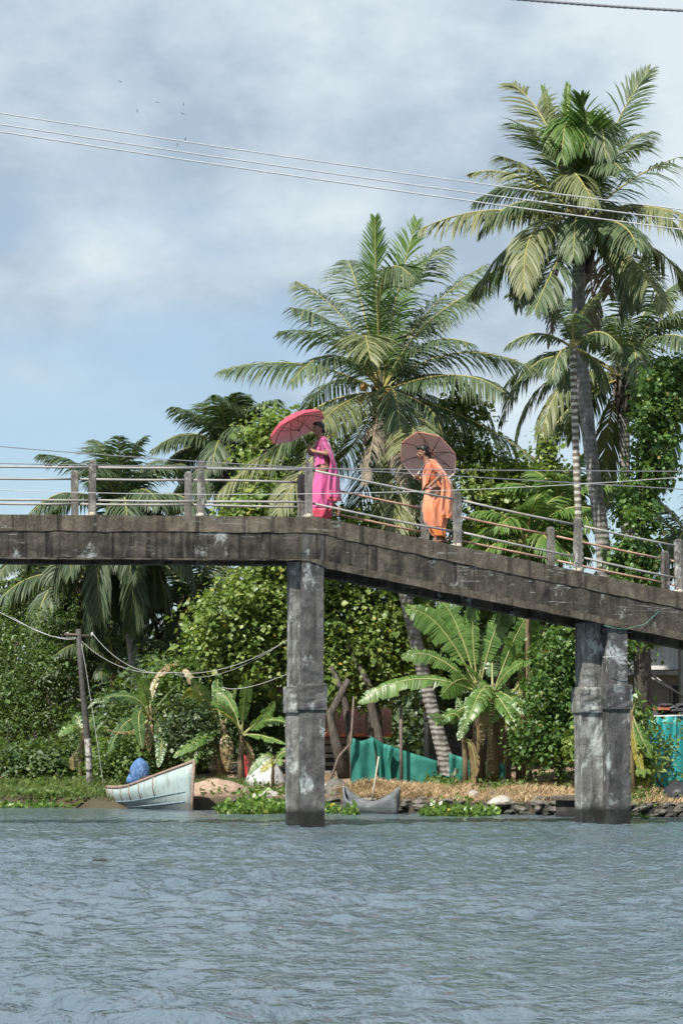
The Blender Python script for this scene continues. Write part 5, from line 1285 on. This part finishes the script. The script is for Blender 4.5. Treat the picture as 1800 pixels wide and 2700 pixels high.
for x in (1496, 1590): bx('shelf_leg', M['plank'], rf, (x, 1661), (x + 5, 1815), 50.9, 51.0)
hc = empty('shack', G(770, 60), 'plank shack with red tiled roof half hidden behind the tall pier', 'house')
bx('wall', M['dark'], hc, (700, 1690), (850, 1812), 60.0, 64)
for i in range(6):
    y = 1694 + i * 19; bx('plank', M['plank'], hc, (702, y), (812, y + (15 if i in (0, 1, 4) else 8)), 59.93, 59.99)
ridge0, ridge1 = Q(690, 1630, 62), Q(900, 1630, 62); eave0, eave1 = Q(690, 1688, 59.5), Q(900, 1688, 59.5)
rf0 = MB().add([eave0, eave1, ridge1, ridge0, eave0 - UP * .04, eave1 - UP * .04, ridge1 - UP * .04, ridge0 - UP * .04], [(0, 1, 2, 3), (7, 6, 5, 4), (0, 4, 5, 1), (1, 5, 6, 2), (2, 6, 7, 3), (3, 7, 4, 0)]).build('roof', M['tile'], hc)
tm = None
for r__ in range(6):
    for k in range(14):
        u = (k + .5) / 14; v_ = (r__ + .45) / 6; p = eave0.lerp(eave1, u).lerp(ridge0.lerp(ridge1, u), v_) + UP * .025
        o = bpy.data.objects.new('tile', tm) if tm else None
        if tm is None:
            w_ = (eave1 - eave0).length / 14 * .94; L_ = (ridge0 - eave0).length / 6 * 1.1
            mm = MB(); ang = math.atan2(ridge0.z - eave0.z, ridge0.y - eave0.y)
            mm.box((0, 0, 0), (w_, L_, .03), M=Matrix.Rotation(ang + .05, 3, 'X')); o = mm.build('tile', M['tile']); o.parent = rf0; tm = o.data
        else: link(o); o.parent = rf0
        o.location = p - wloc(rf0)
sh_ = empty('grey_shed', G(1040, 62), 'plain grey rendered shed wall behind the leaning palm trunk', 'house')
bx('wall', M['wall_grey'], sh_, (985, 1610), (1250, 1815), 62.0, 66); bx('roof_sheet', M['plank'], sh_, (975, 1600), (1262, 1609), 61.7, 66.3)
bx('ledge', M['plank'], sh_, (985, 1718), (1250, 1724), 61.9, 61.99); bx('door', M['dark'], sh_, (1150, 1680), (1180, 1812), 61.96, 62.03)
lh = simple('laundry_red', (.45, .05, .06), .8)
l_ = sheet([[Q(560, 1735, 58), Q(578, 1735, 58)], [Q(560, 1790, 58), Q(578, 1790, 58)]], 8, 'hanging_cloth', lh, None, Q(569, 1735, 58), folds=2, amp=.02, sm=5); tag(l_, 'red and green cloth hanging left of the tarpaulin heap', 'cloth')
# ------------------------------------------------------------------ birds
bm = simple('bird_feathers', (.03, .03, .035), .8)
for i, (x, y, a, lab) in enumerate([(277, 188, .4, 'topmost soaring bird in the upper left sky'), (316, 255, 1.2, 'lone bird left of the flock, below the topmost one'), (361, 236, .2, 'bird in the middle of the flock'), (422, 239, 1.3, 'upper of two birds one above the other'), (420, 261, .5, 'lower of two birds one above the other'), (426, 320, -.5, 'upper right bird just above the top cable'), (408, 333, -.7, 'bird just touching the top cable line'), (490, 337, .1, 'rightmost bird beside the top cable')]):
    D = 520; c = Q(x, y, D); m = MB(); s_ = .42; D = 520
    m.tube([V((-.28, 0, 0)) * s_ * 2, V((0, 0, .02)), V((.26, 0, 0)) * s_ * 2], [.03, .10, .02], 6)
    for sg in (-1, 1):
        m.add([V((-.12, 0, .03)), V((.14, 0, .03)), V((.10, sg * .5, .18)), V((-.10, sg * .5, .2)), V((-.2, sg * 1.0, .08))], [(0, 1, 2, 3), (3, 2, 4)])
    o = m.build('soaring_bird', bm); o.location = c; o.scale = (.6, .6, .6); o.rotation_euler = (a, .3, a * 2 + 1.2); tag(o, lab, 'bird', 'birds soaring over the river')
# ------------------------------------------------------------------ people
def skin(name, col): 
    t = NT(name); nz = t.noise(t.pos(), 20, 4); 
    return t.pbr(t.ramp(nz, [(.3, tuple(x * .9 for x in col)), (.7, tuple(x * 1.1 for x in col))]), .5, spec=.4)
M['skin'] = skin('brown_skin', (.23, .12, .078)); M['hair'] = simple('black_hair', (.012, .010, .010), .35, .3, 60, .3)
def cloth(name, col, accent=None, pat=30, rough=.45):
    t = NT(name); nz = t.noise(t.pos(), 9, 4); c = t.ramp(nz, [(.3, tuple(x * .82 for x in col)), (.7, tuple(min(1, x * 1.12) for x in col))])
    if accent:
        vo = t.n('ShaderNodeTexVoronoi'); vo.inputs['Scale'].default_value = pat; t.l(t.pos(), vo.inputs[0])
        c = t.mix(t.ramp(vo.outputs[0], [(.15, .8), (.3, 0.)]), c, accent)
    return t.pbr(c, rough, t.bump(t.noise(t.pos(), 25, 4), .15, .01), sheen=.4, trans=.12)
M['pink'] = cloth('pink_silk', (.60, .095, .27)); M['pink_b'] = cloth('rose_border', (.62, .06, .12), (.72, .22, .12), 38); M['pink_d'] = cloth('dark_pink_blouse', (.30, .03, .14)); M['pink_p'] = cloth('patterned_pink_end', (.46, .05, .16), (.62, .16, .20), 42)
M['orange'] = cloth('orange_satin', (.76, .26, .125), rough=.48); M['orange_b'] = cloth('orange_border', (.82, .22, .05), (.85, .42, .18), 30, .35); M['orange_d'] = cloth('orange_blouse', (.52, .12, .045))
M['gold'] = simple('gold_bangle', (.75, .5, .15), .3, .1, 20, 0, .9); M['white_bag'] = simple('white_cloth', (.62, .62, .64), .7, .1, 20, .4)
def ico(c, r): 
    m = MB(); m.ball(c, r, 10); return m
def union(name, shapes, mat, parent, voxel=.0075, smooth=4):
    """one continuous surface grown from overlapping balls: (p, r) or (p, r, q, s) tapered limbs, (p, (rx,ry,rz), Matrix) ellipsoids"""
    m = MB()
    for s in shapes:
        if len(s) == 4:
            p, r_, q, s_ = Vector(s[0]), s[1], Vector(s[2]), s[3]; n = max(2, int((q - p).length / (min(r_, s_) * .35)) + 1)
            for i in range(n + 1): t_ = i / n; m.ball(p.lerp(q, t_), r_ + (s_ - r_) * t_, 10)
        elif len(s) == 3: m.ball(s[0], s[1], 14, M=s[2])
        else: m.ball(s[0], s[1], 12)
    o = m.build(name + '_tmp', mat); r_ = o.modifiers.new('r', 'REMESH'); r_.mode = 'VOXEL'; r_.voxel_size = voxel; r_.use_smooth_shade = True
    sm_ = o.modifiers.new('s', 'SMOOTH'); sm_.factor = .5; sm_.iterations = smooth
    dg = bpy.context.evaluated_depsgraph_get(); me = bpy.data.meshes.new_from_object(o.evaluated_get(dg)); me.name = name
    bpy.data.objects.remove(o); off = wloc(parent)
    a = np.empty(len(me.vertices) * 3, np.float32); me.vertices.foreach_get('co', a); a = a.reshape(-1, 3) - np.array(off, dtype=np.float32); me.vertices.foreach_set('co', a.ravel())
    me.materials.clear(); me.materials.append(mat); me.update()
    ob = bpy.data.objects.new(name, me); link(ob); ob.parent = parent; return ob
def fist(wrist, grip, axis, r=.014):
    """palm and five fingers closed round a rod through grip along axis"""
    wrist, grip = Vector(wrist), Vector(grip); ax = Vector(axis).normalized(); d = (grip - wrist); d = (d - ax * d.dot(ax)); d = d.normalized(); sd = ax.cross(d).normalized()
    pc = grip - d * .026; sh_ = [(wrist, .024, pc, .029), (pc + ax * .022, .022), (pc - ax * .022, .022)]
    for i, ln in enumerate((.95, 1.05, 1.0, .85)):
        b_ = grip + ax * (.030 - .020 * i); pr = None
        for k in range(6):
            q = -1.9 + k * .78 * ln; p = b_ - d * math.cos(q + 1.2) * .0 + (-d * math.cos(q + 1.9) * (r + .012) + sd * math.sin(q + 1.9) * (r + .012))
            if pr is not None: sh_.append((pr, .0092 - .0004 * k, p, .0088 - .0004 * k))
            pr = p
    a = pc + ax * .035; b_ = a - sd * .022 + ax * .012 + d * .015; c = b_ + d * .025 + sd * .006
    sh_ += [(a, .013, b_, .0105), (b_, .0105, c, .009)]
    return sh_
def person(label, px0, py0, D, J, rot_head, mats, sk_rings, pallu_rows, front_rows, name='person'):
    base = P(px0, py0, D); e = empty(name, base, label, 'person', 'people crossing the bridge')
    k = D / FPX
    def W(p): return base + Vector(p)
    j = {a: W(b_) for a, b_ in J.items()}
    H = j['head']; Mh = Matrix.Rotation(rot_head[0], 3, 'Z') @ Matrix.Rotation(rot_head[1], 3, 'Y')   # local face direction is -X
    h = lambda x, y, z: H + Mh @ Vector((x, y, z))
    body = [
     (h(.012, 0, .03), (.092, .074, .085), Mh), (h(-.018, 0, -.035), (.066, .060, .078), Mh), (h(-.048, 0, -.085), (.030, .030, .024), Mh), (h(-.02, 0, -.065), (.05, .05, .04), Mh),
     (h(-.092, 0, -.018), .0095, h(-.106, 0, -.034), .0125), (h(-.083, 0, .006), .009, h(-.095, 0, -.02), .009),
     (h(-.082, .026, .017), .010, h(-.084, -.026, .017), .010), (h(-.088, .014, -.062), .008, h(-.088, -.014, -.062), .008), (h(-.090, .010, -.054), .007, h(-.090, -.010, -.054), .007),
     (h(-.06, .042, -.025), .019), (h(-.06, -.042, -.025), .019), (h(.01, .074, -.012), (.014, .010, .026), Mh), (h(.01, -.074, -.012), (.014, .010, .026), Mh),
     (h(.015, 0, -.06), .050, j['neck'], .052), (j['neck'], .055, j['chest'], .10),
     (j['shL'], .055, j['shR'], .055), (j['chest'] + Vector((-.01, -.05, 0)), .105, j['waist'] + Vector((0, -.035, 0)), .100), (j['chest'] + Vector((-.01, .05, 0)), .105, j['waist'] + Vector((0, .035, 0)), .100),
     (j['waist'] + Vector((0, -.04, 0)), .105, j['hip'] + Vector((0, -.06, 0)), .12), (j['waist'] + Vector((0, .04, 0)), .105, j['hip'] + Vector((0, .06, 0)), .12),
     (j['shL'], .056, j['elL'], .040), (j['elL'], .039, j['wrL'], .026), (j['shR'], .056, j['elR'], .040), (j['elR'], .039, j['wrR'], .026),
     (j['hip'] + Vector((0, -.08, 0)), .095, j['knL'], .062), (j['knL'], .058, j['anL'], .036), (j['hip'] + Vector((0, .08, 0)), .095, j['knR'], .062), (j['knR'], .058, j['anR'], .036)]
    for s in 'LR':
        a, t_ = j['an' + s], j['toe' + s]; he = j['heel' + s]; d = (t_ - he).normalized(); sdv = d.cross(UP).normalized()
        body += [(a, .036, he + UP * .03, .032), (he + UP * .028, .030, t_ - d * .06 + UP * .02, .030), (a, .034, t_ - d * .09 + UP * .028, .030)]
        for q in range(5): body.append((t_ - d * .07 + sdv * (q - 2) * .014 + UP * .014, .013, t_ - d * (.004 * abs(q - 1)) + sdv * (q - 2) * .016 + UP * .011, .0095))
    body += fist(j['wrL'], j['gripL'], J['axL']) + fist(j['wrR'], j['gripR'], J['axR'])
    union('body', body, M['skin'], e, .0068, 3)
    # hair drawn back into a knot
    hair = [(h(.022, 0, .042), (.094, .081, .087), Mh), (h(.055, 0, -.01), (.055, .070, .065), Mh), (h(-.050, 0, .078), (.045, .066, .036), Mh), (h(.10, 0, -.03), (.034, .036, .036), Mh)] + ([(h(.10, 0, -.04), .03, h(.13, -.01, -.10), .018)] if rot_head[2] else [])
    union('hair', hair, M['hair'], e, .009, 3)
    for s in (-1, 1):
        MB().ball(h(-.080, s * .031, .000), (.007, .011, .0055), 8, M=Mh).build('eye', M['white_bag'], e)
        MB().ball(h(-.086, s * .032, .000), (.0035, .0058, .0052), 8, M=Mh).build('iris', M['hair'], e)
        MB().tube([h(-.090, s * .014, .021), h(-.090, s * .032, .026), h(-.078, s * .048, .019)], .0042, 6).build('eyebrow', M['hair'], e)
    MB().tube([h(-.088, -.02, -.058), h(-.0965, 0, -.058), h(-.088, .02, -.058)], .0045, 6).build('lips', mats['lip'], e)
    # blouse with short sleeves
    bl = [(j['shL'], .062, j['shL'].lerp(j['elL'], .62), .052), (j['shR'], .062, j['shR'].lerp(j['elR'], .62), .052), (j['shL'].lerp(j['chest'], .2), .062, j['shR'].lerp(j['chest'], .2), .062),
          (j['chest'] + Vector((-.012, -.052, .0)), .113, j['chest'].lerp(j['waist'], .6) + Vector((0, -.045, 0)), .108), (j['chest'] + Vector((-.012, .052, .0)), .113, j['chest'].lerp(j['waist'], .6) + Vector((0, .045, 0)), .108),
          (j['chest'] + Vector((-.085, -.055, -.02)), .05), (j['chest'] + Vector((-.085, .055, -.02)), .05)]
    union('blouse', bl, mats['blouse'], e, .009, 3)
    # skirt: rings (z, centre x, centre y, half length, half width, fold depth)
    rings = []; N_ = 72; zs = [r[0] for r in sk_rings]; A = np.array(sk_rings); nz = 34; split = 0
    for i in range(nz + 1):
        z = A[0, 0] + (A[-1, 0] - A[0, 0]) * i / nz
        q = [float(np.interp(-z, -A[:, 0], A[:, c])) for c in range(1, 6)]
        ring = []
        for a in range(N_):
            th = 2 * math.pi * a / N_
            pl_ = lambda x: 1 - 2 * abs(math.sin(x)) ** .8
            fo = q[4] * 1.25 * (pl_(th * 3.5 + 1.2 * math.sin(z * 4) + z * 3.5) * .8 + pl_(th * 5 - z * 5 + .8 + math.sin(th * 2)) * .5 + math.sin(th * 3 + z * 4) * .5)
            ring.append(W((q[0] + math.cos(th) * (q[2] + fo), q[1] + math.sin(th) * (q[3] + fo), z)))
        rings.append(ring)
    nb = int(nz * .86)
    sk = MB().loft(rings[:nb + 1], caps=False).build('saree_skirt', mats['skirt'], e); solid(sk, .006)
    bo = MB().loft(rings[nb:], caps=False).build('hem_border', mats['border'], sk); solid(bo, .007)
    # waist wrap and drape across the chest
    for nm, rows, mt, kw in (('saree_drape', front_rows, mats['skirt'], dict(folds=3, amp=.008)), ('saree_pallu', pallu_rows, mats['pallu'], dict(folds=2.5, amp=.022, ampv=(.3, 1.3)))):
        rw = [[W(p) for p in r] for r in rows]
        if nm == 'saree_pallu':
            cut = [a.lerp(b_, .72) for a, b_ in zip(rw[-2], rw[-1])]
            po = sheet(rw[:-1] + [cut], 22, nm, mt, e, sm=6, thick=.006, **kw)
            sheet([cut, rw[-1]], 22, 'pallu_border', mats['border'], po, sm=5, thick=.006, folds=2.5, amp=.022, ampv=(1.2, 1.3))
        else: sheet(rw, 22, nm, mt, e, sm=6, thick=.006, **kw)
    for s in 'LR':
        p = j['wr' + s]; d = (j['el' + s] - p).normalized(); a = d.cross(UP).normalized(); b_ = d.cross(a)
        for q in range(2):
            c = p + d * (.02 + .012 * q); MB().tube([c + (a * math.cos(t_ * .6283) + b_ * math.sin(t_ * .6283)) * .031 for t_ in range(11)], .0035, 5).build('bangle', M['gold'], e)
    return e, j, W
def umbrella(hub, grip, radius, depth, label, mat, inner, spin=0.0, low=.12):
    hub, grip = Vector(hub), Vector(grip); u = (hub - grip).normalized(); a = u.cross(V((0, -1, .2))).normalized(); b_ = u.cross(a)
    e = empty('umbrella', grip, label, 'umbrella', 'umbrellas carried on the bridge'); apex = hub + u * depth * .98
    rim = lambda th, k=1.0: hub + (a * math.cos(th) + b_ * math.sin(th)) * radius * k
    rows = []; ns = 48; nr = 10
    for i in range(1, nr + 1):
        t_ = i / nr; row = []
        for s in range(ns):
            th = spin + 2 * math.pi * s / ns; ph = (s % 6) / 6; scal = 1 - .055 * math.sin(math.pi * ph) * t_ ** 1.5
            rr_ = radius * math.sin(t_ * 1.12) / math.sin(1.12) * scal
            hh = depth * (math.cos(t_ * 1.12) - math.cos(1.12)) / (1 - math.cos(1.12)) - .018 * math.sin(math.pi * ph) * t_ * 0
            row.append(hub + (a * math.cos(th) + b_ * math.sin(th)) * rr_ + u * hh)
        rows.append(row)
    m = MB().loft(rows, caps=False, smooth=False); b0 = len(m.v); m.v.append(tuple(apex))
    for s in range(ns): m.f.append([b0, s, (s + 1) % ns]); m.m.append(0); m.sm.append(False)
    can = m.build('canopy', mat, e); solid(can, .002)
    rows2 = [[p - u * .006 + (hub - p).normalized() * .004 for p in r] for r in rows]
    ln = MB().loft(rows2, caps=False, smooth=False).build('lining', inner, can); solid(ln, .001)
    for q in range(8):
        th = spin + q * math.pi / 4; pts = []
        for i in range(0, 9):
            t_ = i / 8; rr_ = radius * math.sin(t_ * 1.12) / math.sin(1.12); hh = depth * (math.cos(t_ * 1.12) - math.cos(1.12)) / (1 - math.cos(1.12)) - .014
            pts.append(hub + (a * math.cos(th) + b_ * math.sin(th)) * rr_ * .99 + u * hh)
        rb = MB().tube(pts, .0045, 5).build('rib', M['ribm'], e)
        MB().tube([hub + u * (-.06), pts[4]], .004, 5).build('stretcher', M['ribm'], rb)
        MB().ball(pts[-1], .007, 6).build('rib_tip', M['ribm'], rb)
    MB().tube([grip - u * .10, apex], .0055, 8).build('shaft', M['steel'], e)
    MB().tube([apex, apex + u * .05], [.008, .003], 8).build('ferrule', M['ribm'], e)
    MB().tube([grip - u * .12, grip + u * .05], .013, 8).build('handle', M['ribm'], e)
    MB().tube([hub - u * .08, hub - u * .04], .014, 8).build('runner', M['ribm'], e)
    return e
M['ribm'] = simple('dark_umbrella_rib', (.07, .045, .045), .5); M['steel'] = simple('steel_shaft', (.55, .56, .58), .3, .1, 5, 0, .7)
def fabric(name, col, tr=.66):
    t = NT(name); nz = t.noise(t.pos(), 12, 3); c = t.ramp(nz, [(.3, tuple(x * .93 for x in col)), (.7, tuple(min(1, x * 1.06) for x in col))])
    return t.pbr(c, .7, trans=tr, spec=.3)
M['u_pink'] = fabric('pink_umbrella_cloth', (.84, .20, .30)); M['u_pink_in'] = fabric('faded_pink_lining', (.84, .64, .63), .42)
M['u_or'] = fabric('coral_umbrella_cloth', (.90, .60, .48)); M['u_or_in'] = fabric('faded_coral_lining', (.80, .66, .60), .35)
# --- woman in pink
D = 40.95; s_ = D / FPX
def rel(px0, py0): return lambda px, py, y=0.0: ((px - px0) * s_, y, (py0 - py) * s_)
px0, py0 = 850, 1370
r = rel(px0, py0)
base = P(px0, py0, D)
grip = Vector(r(814, 1184, -.10)); hub = Vector(r(783, 1124, .0)); 
J = dict(head=r(839, 1128), neck=r(845, 1153), chest=r(850, 1176), waist=r(853, 1214), hip=r(854, 1240),
 shL=r(853, 1162, -.155), shR=r(845, 1162, .155), elL=r(863, 1199, -.22), wrL=r(826, 1191, -.15), gripL=tuple(grip), axL=tuple((hub - grip).normalized()),
 elR=r(850, 1202, .20), wrR=r(824, 1196, .05), gripR=r(812, 1192, -.02), axR=(0.1, .2, 1),
 knL=r(838, 1300, -.07), anL=r(836, 1352, -.07), heelL=r(843, 1370, -.07), toeL=r(812, 1370, -.07), knR=r(862, 1300, .07), anR=r(884, 1340, .06), heelR=r(898, 1344, .06), toeR=r(886, 1368, .06))
sk = [((py0 - y) * s_, (cx - px0) * s_, 0, hw * s_, hd, fo) for y, cx, hw, hd, fo in ((1192, 851, 18, .118, .002), (1225, 853, 20, .14, .003), (1245, 853, 24, .165, .006), (1290, 848, 28, .18, .012), (1330, 846, 32, .19, .020), (1352, 843, 30, .18, .024), (1368, 841, 27, .17, .026))]
front = [[r(856, 1153, -.13), r(838, 1160, -.10), r(830, 1166, .02)], [r(858, 1172, -.165), r(836, 1184, -.135), r(826, 1190, 0)], [r(852, 1200, -.14), r(834, 1206, -.135), r(826, 1212, .0)], [r(858, 1225, -.16), r(838, 1228, -.15), r(828, 1232, 0)]]
pallu = [[r(844, 1150, -.06), r(852, 1150, -.11), r(860, 1154, -.14), r(858, 1152, .02)], [r(850, 1168, -.215), r(862, 1170, -.22), r(872, 1176, -.12), r(872, 1174, .02)], [r(863, 1190, -.265), r(872, 1198, -.22), r(880, 1202, -.10), r(880, 1200, .04)], [r(872, 1216, -.24), r(880, 1222, -.18), r(887, 1228, -.08), r(888, 1228, .05)], [r(866, 1250, -.225), r(878, 1252, -.20), r(892, 1252, -.09), r(893, 1250, .06)], [r(864, 1290, -.235), r(878, 1292, -.21), r(894, 1290, -.10), r(897, 1288, .05)], [r(864, 1322, -.24), r(880, 1325, -.22), r(897, 1323, -.11), r(901, 1320, .05)]]
M['lip'] = simple('lips', (.20, .06, .05), .5)
pw, pj, PW = person('woman in a pink saree walking left under a pink umbrella', px0, py0, D, J, (R(32), R(2), 0), dict(lip=M['lip'], blouse=M['pink_d'], skirt=M['pink'], border=M['pink_b'], pallu=M['pink']), sk, pallu, front)
# patterned pallu end and braid strap
umbrella(base + hub, base + grip, .50, .19, 'pink umbrella tilted forward by the woman in the pink saree', M['u_pink'], M['u_pink_in'], .25)
o = union('handkerchief', [(base + Vector(r(811, 1196, -.04)), .02, base + Vector(r(810, 1206, -.05)), .032), (base + Vector(r(814, 1202, -.04)), .022)], M['white_bag'], empty('handkerchief_pouch', base + Vector(r(811, 1200, -.04)), 'small white cloth pouch in the hand of the woman in pink', 'pouch'), .006, 2)
# --- woman in orange
D = 41.6; s_ = D / FPX; px0, py0 = 1155, 1434; r = rel(px0, py0); base = P(px0, py0, D)
grip = Vector(r(1097, 1254, -.05)); hub = Vector(r(1131, 1199, .36))
J = dict(head=r(1114, 1190), neck=r(1126, 1215), chest=r(1136, 1238), waist=r(1143, 1276), hip=r(1148, 1302),
 shL=r(1142, 1224, -.155), shR=r(1130, 1226, .15), elL=r(1161, 1256, -.24), wrL=r(1134, 1281, -.22), gripL=r(1127, 1288, -.20), axL=(0.6, .5, .6),
 elR=r(1120, 1266, .17), wrR=r(1102, 1258, .01), gripR=tuple(grip), axR=tuple((hub - grip).normalized()),
 knL=r(1128, 1348, -.09), anL=r(1152, 1410, -.08), heelL=r(1160, 1432, -.08), toeL=r(1132, 1432, -.08), knR=r(1146, 1358, .08), anR=r(1168, 1414, .06), heelR=r(1176, 1432, .06), toeR=r(1148, 1432, .06))
sk = [((py0 - y) * s_, (cx - px0) * s_, 0, hw * s_, hd, fo) for y, cx, hw, hd, fo in ((1260, 1140, 20, .122, .003), (1292, 1145, 25, .15, .006), (1312, 1145, 29, .17, .012), (1345, 1141, 30, .19, .018), (1375, 1147, 27, .18, .020), (1400, 1154, 21, .165, .017), (1416, 1158, 16, .15, .012))]
front = [[r(1146, 1213, -.12), r(1132, 1220, -.10), r(1120, 1226, .02)], [r(1144, 1228, -.175), r(1126, 1240, -.14), r(1114, 1248, .0)], [r(1134, 1250, -.15), r(1122, 1262, -.14), r(1114, 1272, .0)], [r(1126, 1276, -.14), r(1118, 1284, -.12), r(1113, 1292, 0)]]
pallu = [[r(1130, 1210, -.08), r(1140, 1211, -.13), r(1148, 1214, -.15), r(1146, 1212, .02)], [r(1144, 1224, -.215), r(1154, 1228, -.21), r(1163, 1232, -.12), r(1162, 1230, .03)], [r(1158, 1242, -.27), r(1168, 1248, -.22), r(1178, 1254, -.12), r(1178, 1250, .04)], [r(1164, 1268, -.255), r(1174, 1272, -.20), r(1190, 1276, -.10), r(1192, 1274, .05)], [r(1160, 1310, -.24), r(1174, 1310, -.22), r(1194, 1308, -.11), r(1199, 1304, .05)], [r(1159, 1345, -.24), r(1174, 1346, -.23), r(1194, 1345, -.11), r(1199, 1340, .05)], [r(1160, 1366, -.24), r(1176, 1370, -.23), r(1193, 1370, -.11), r(1198, 1366, .05)]]
ow, oj, OW = person('woman in an orange saree leaning forward down the slope', px0, py0, D, J, (R(14), R(-8), 1), dict(lip=M['lip'], blouse=M['orange_d'], skirt=M['orange'], border=M['orange_b'], pallu=M['orange']), sk, pallu, front)
umbrella(base + hub, base + grip, .52, .17, 'coral umbrella held behind the head of the woman in orange', M['u_or'], M['u_or_in'], .1)
sd_ = simple('black_sandal', (.03, .028, .028), .6)
for s in 'LR':
    a, b_ = oj['heel' + s], oj['toe' + s]; d = (b_ - a).normalized(); c = (a + b_) / 2
    so_ = MB().box(c - UP * .006, ((b_ - a).length + .05, .085, .022), math.atan2(d.y, d.x)).build('sandal_sole', sd_, ow); bevel(so_, .008)
    sv = Vector((-d.y, d.x, 0)) * .045; q = a.lerp(b_, .6)
    MB().tube([q + sv, q + UP * .055, q - sv], .012, 6).build('sandal_strap', sd_, ow)
a, b_ = pj['heelR'], pj['toeR']
lab = empty('pink_purse', base + Vector(r(1131, 1290, -.20)), 'small pink purse in the lowered hand of the woman in orange', 'purse')
MB().ball(base + Vector(r(1131, 1289, -.225)), (.045, .02, .028), 10, M=Matrix.Rotation(.5, 3, 'Y')).build('purse_body', simple('pale_pink', (.75, .35, .42), .5), lab)
MB().tube([base + Vector(r(1126, 1287, -.225)), base + Vector(r(1131, 1282, -.23)), base + Vector(r(1136, 1286, -.225))], .005, 6).build('purse_strap', M['ribm'], lab)
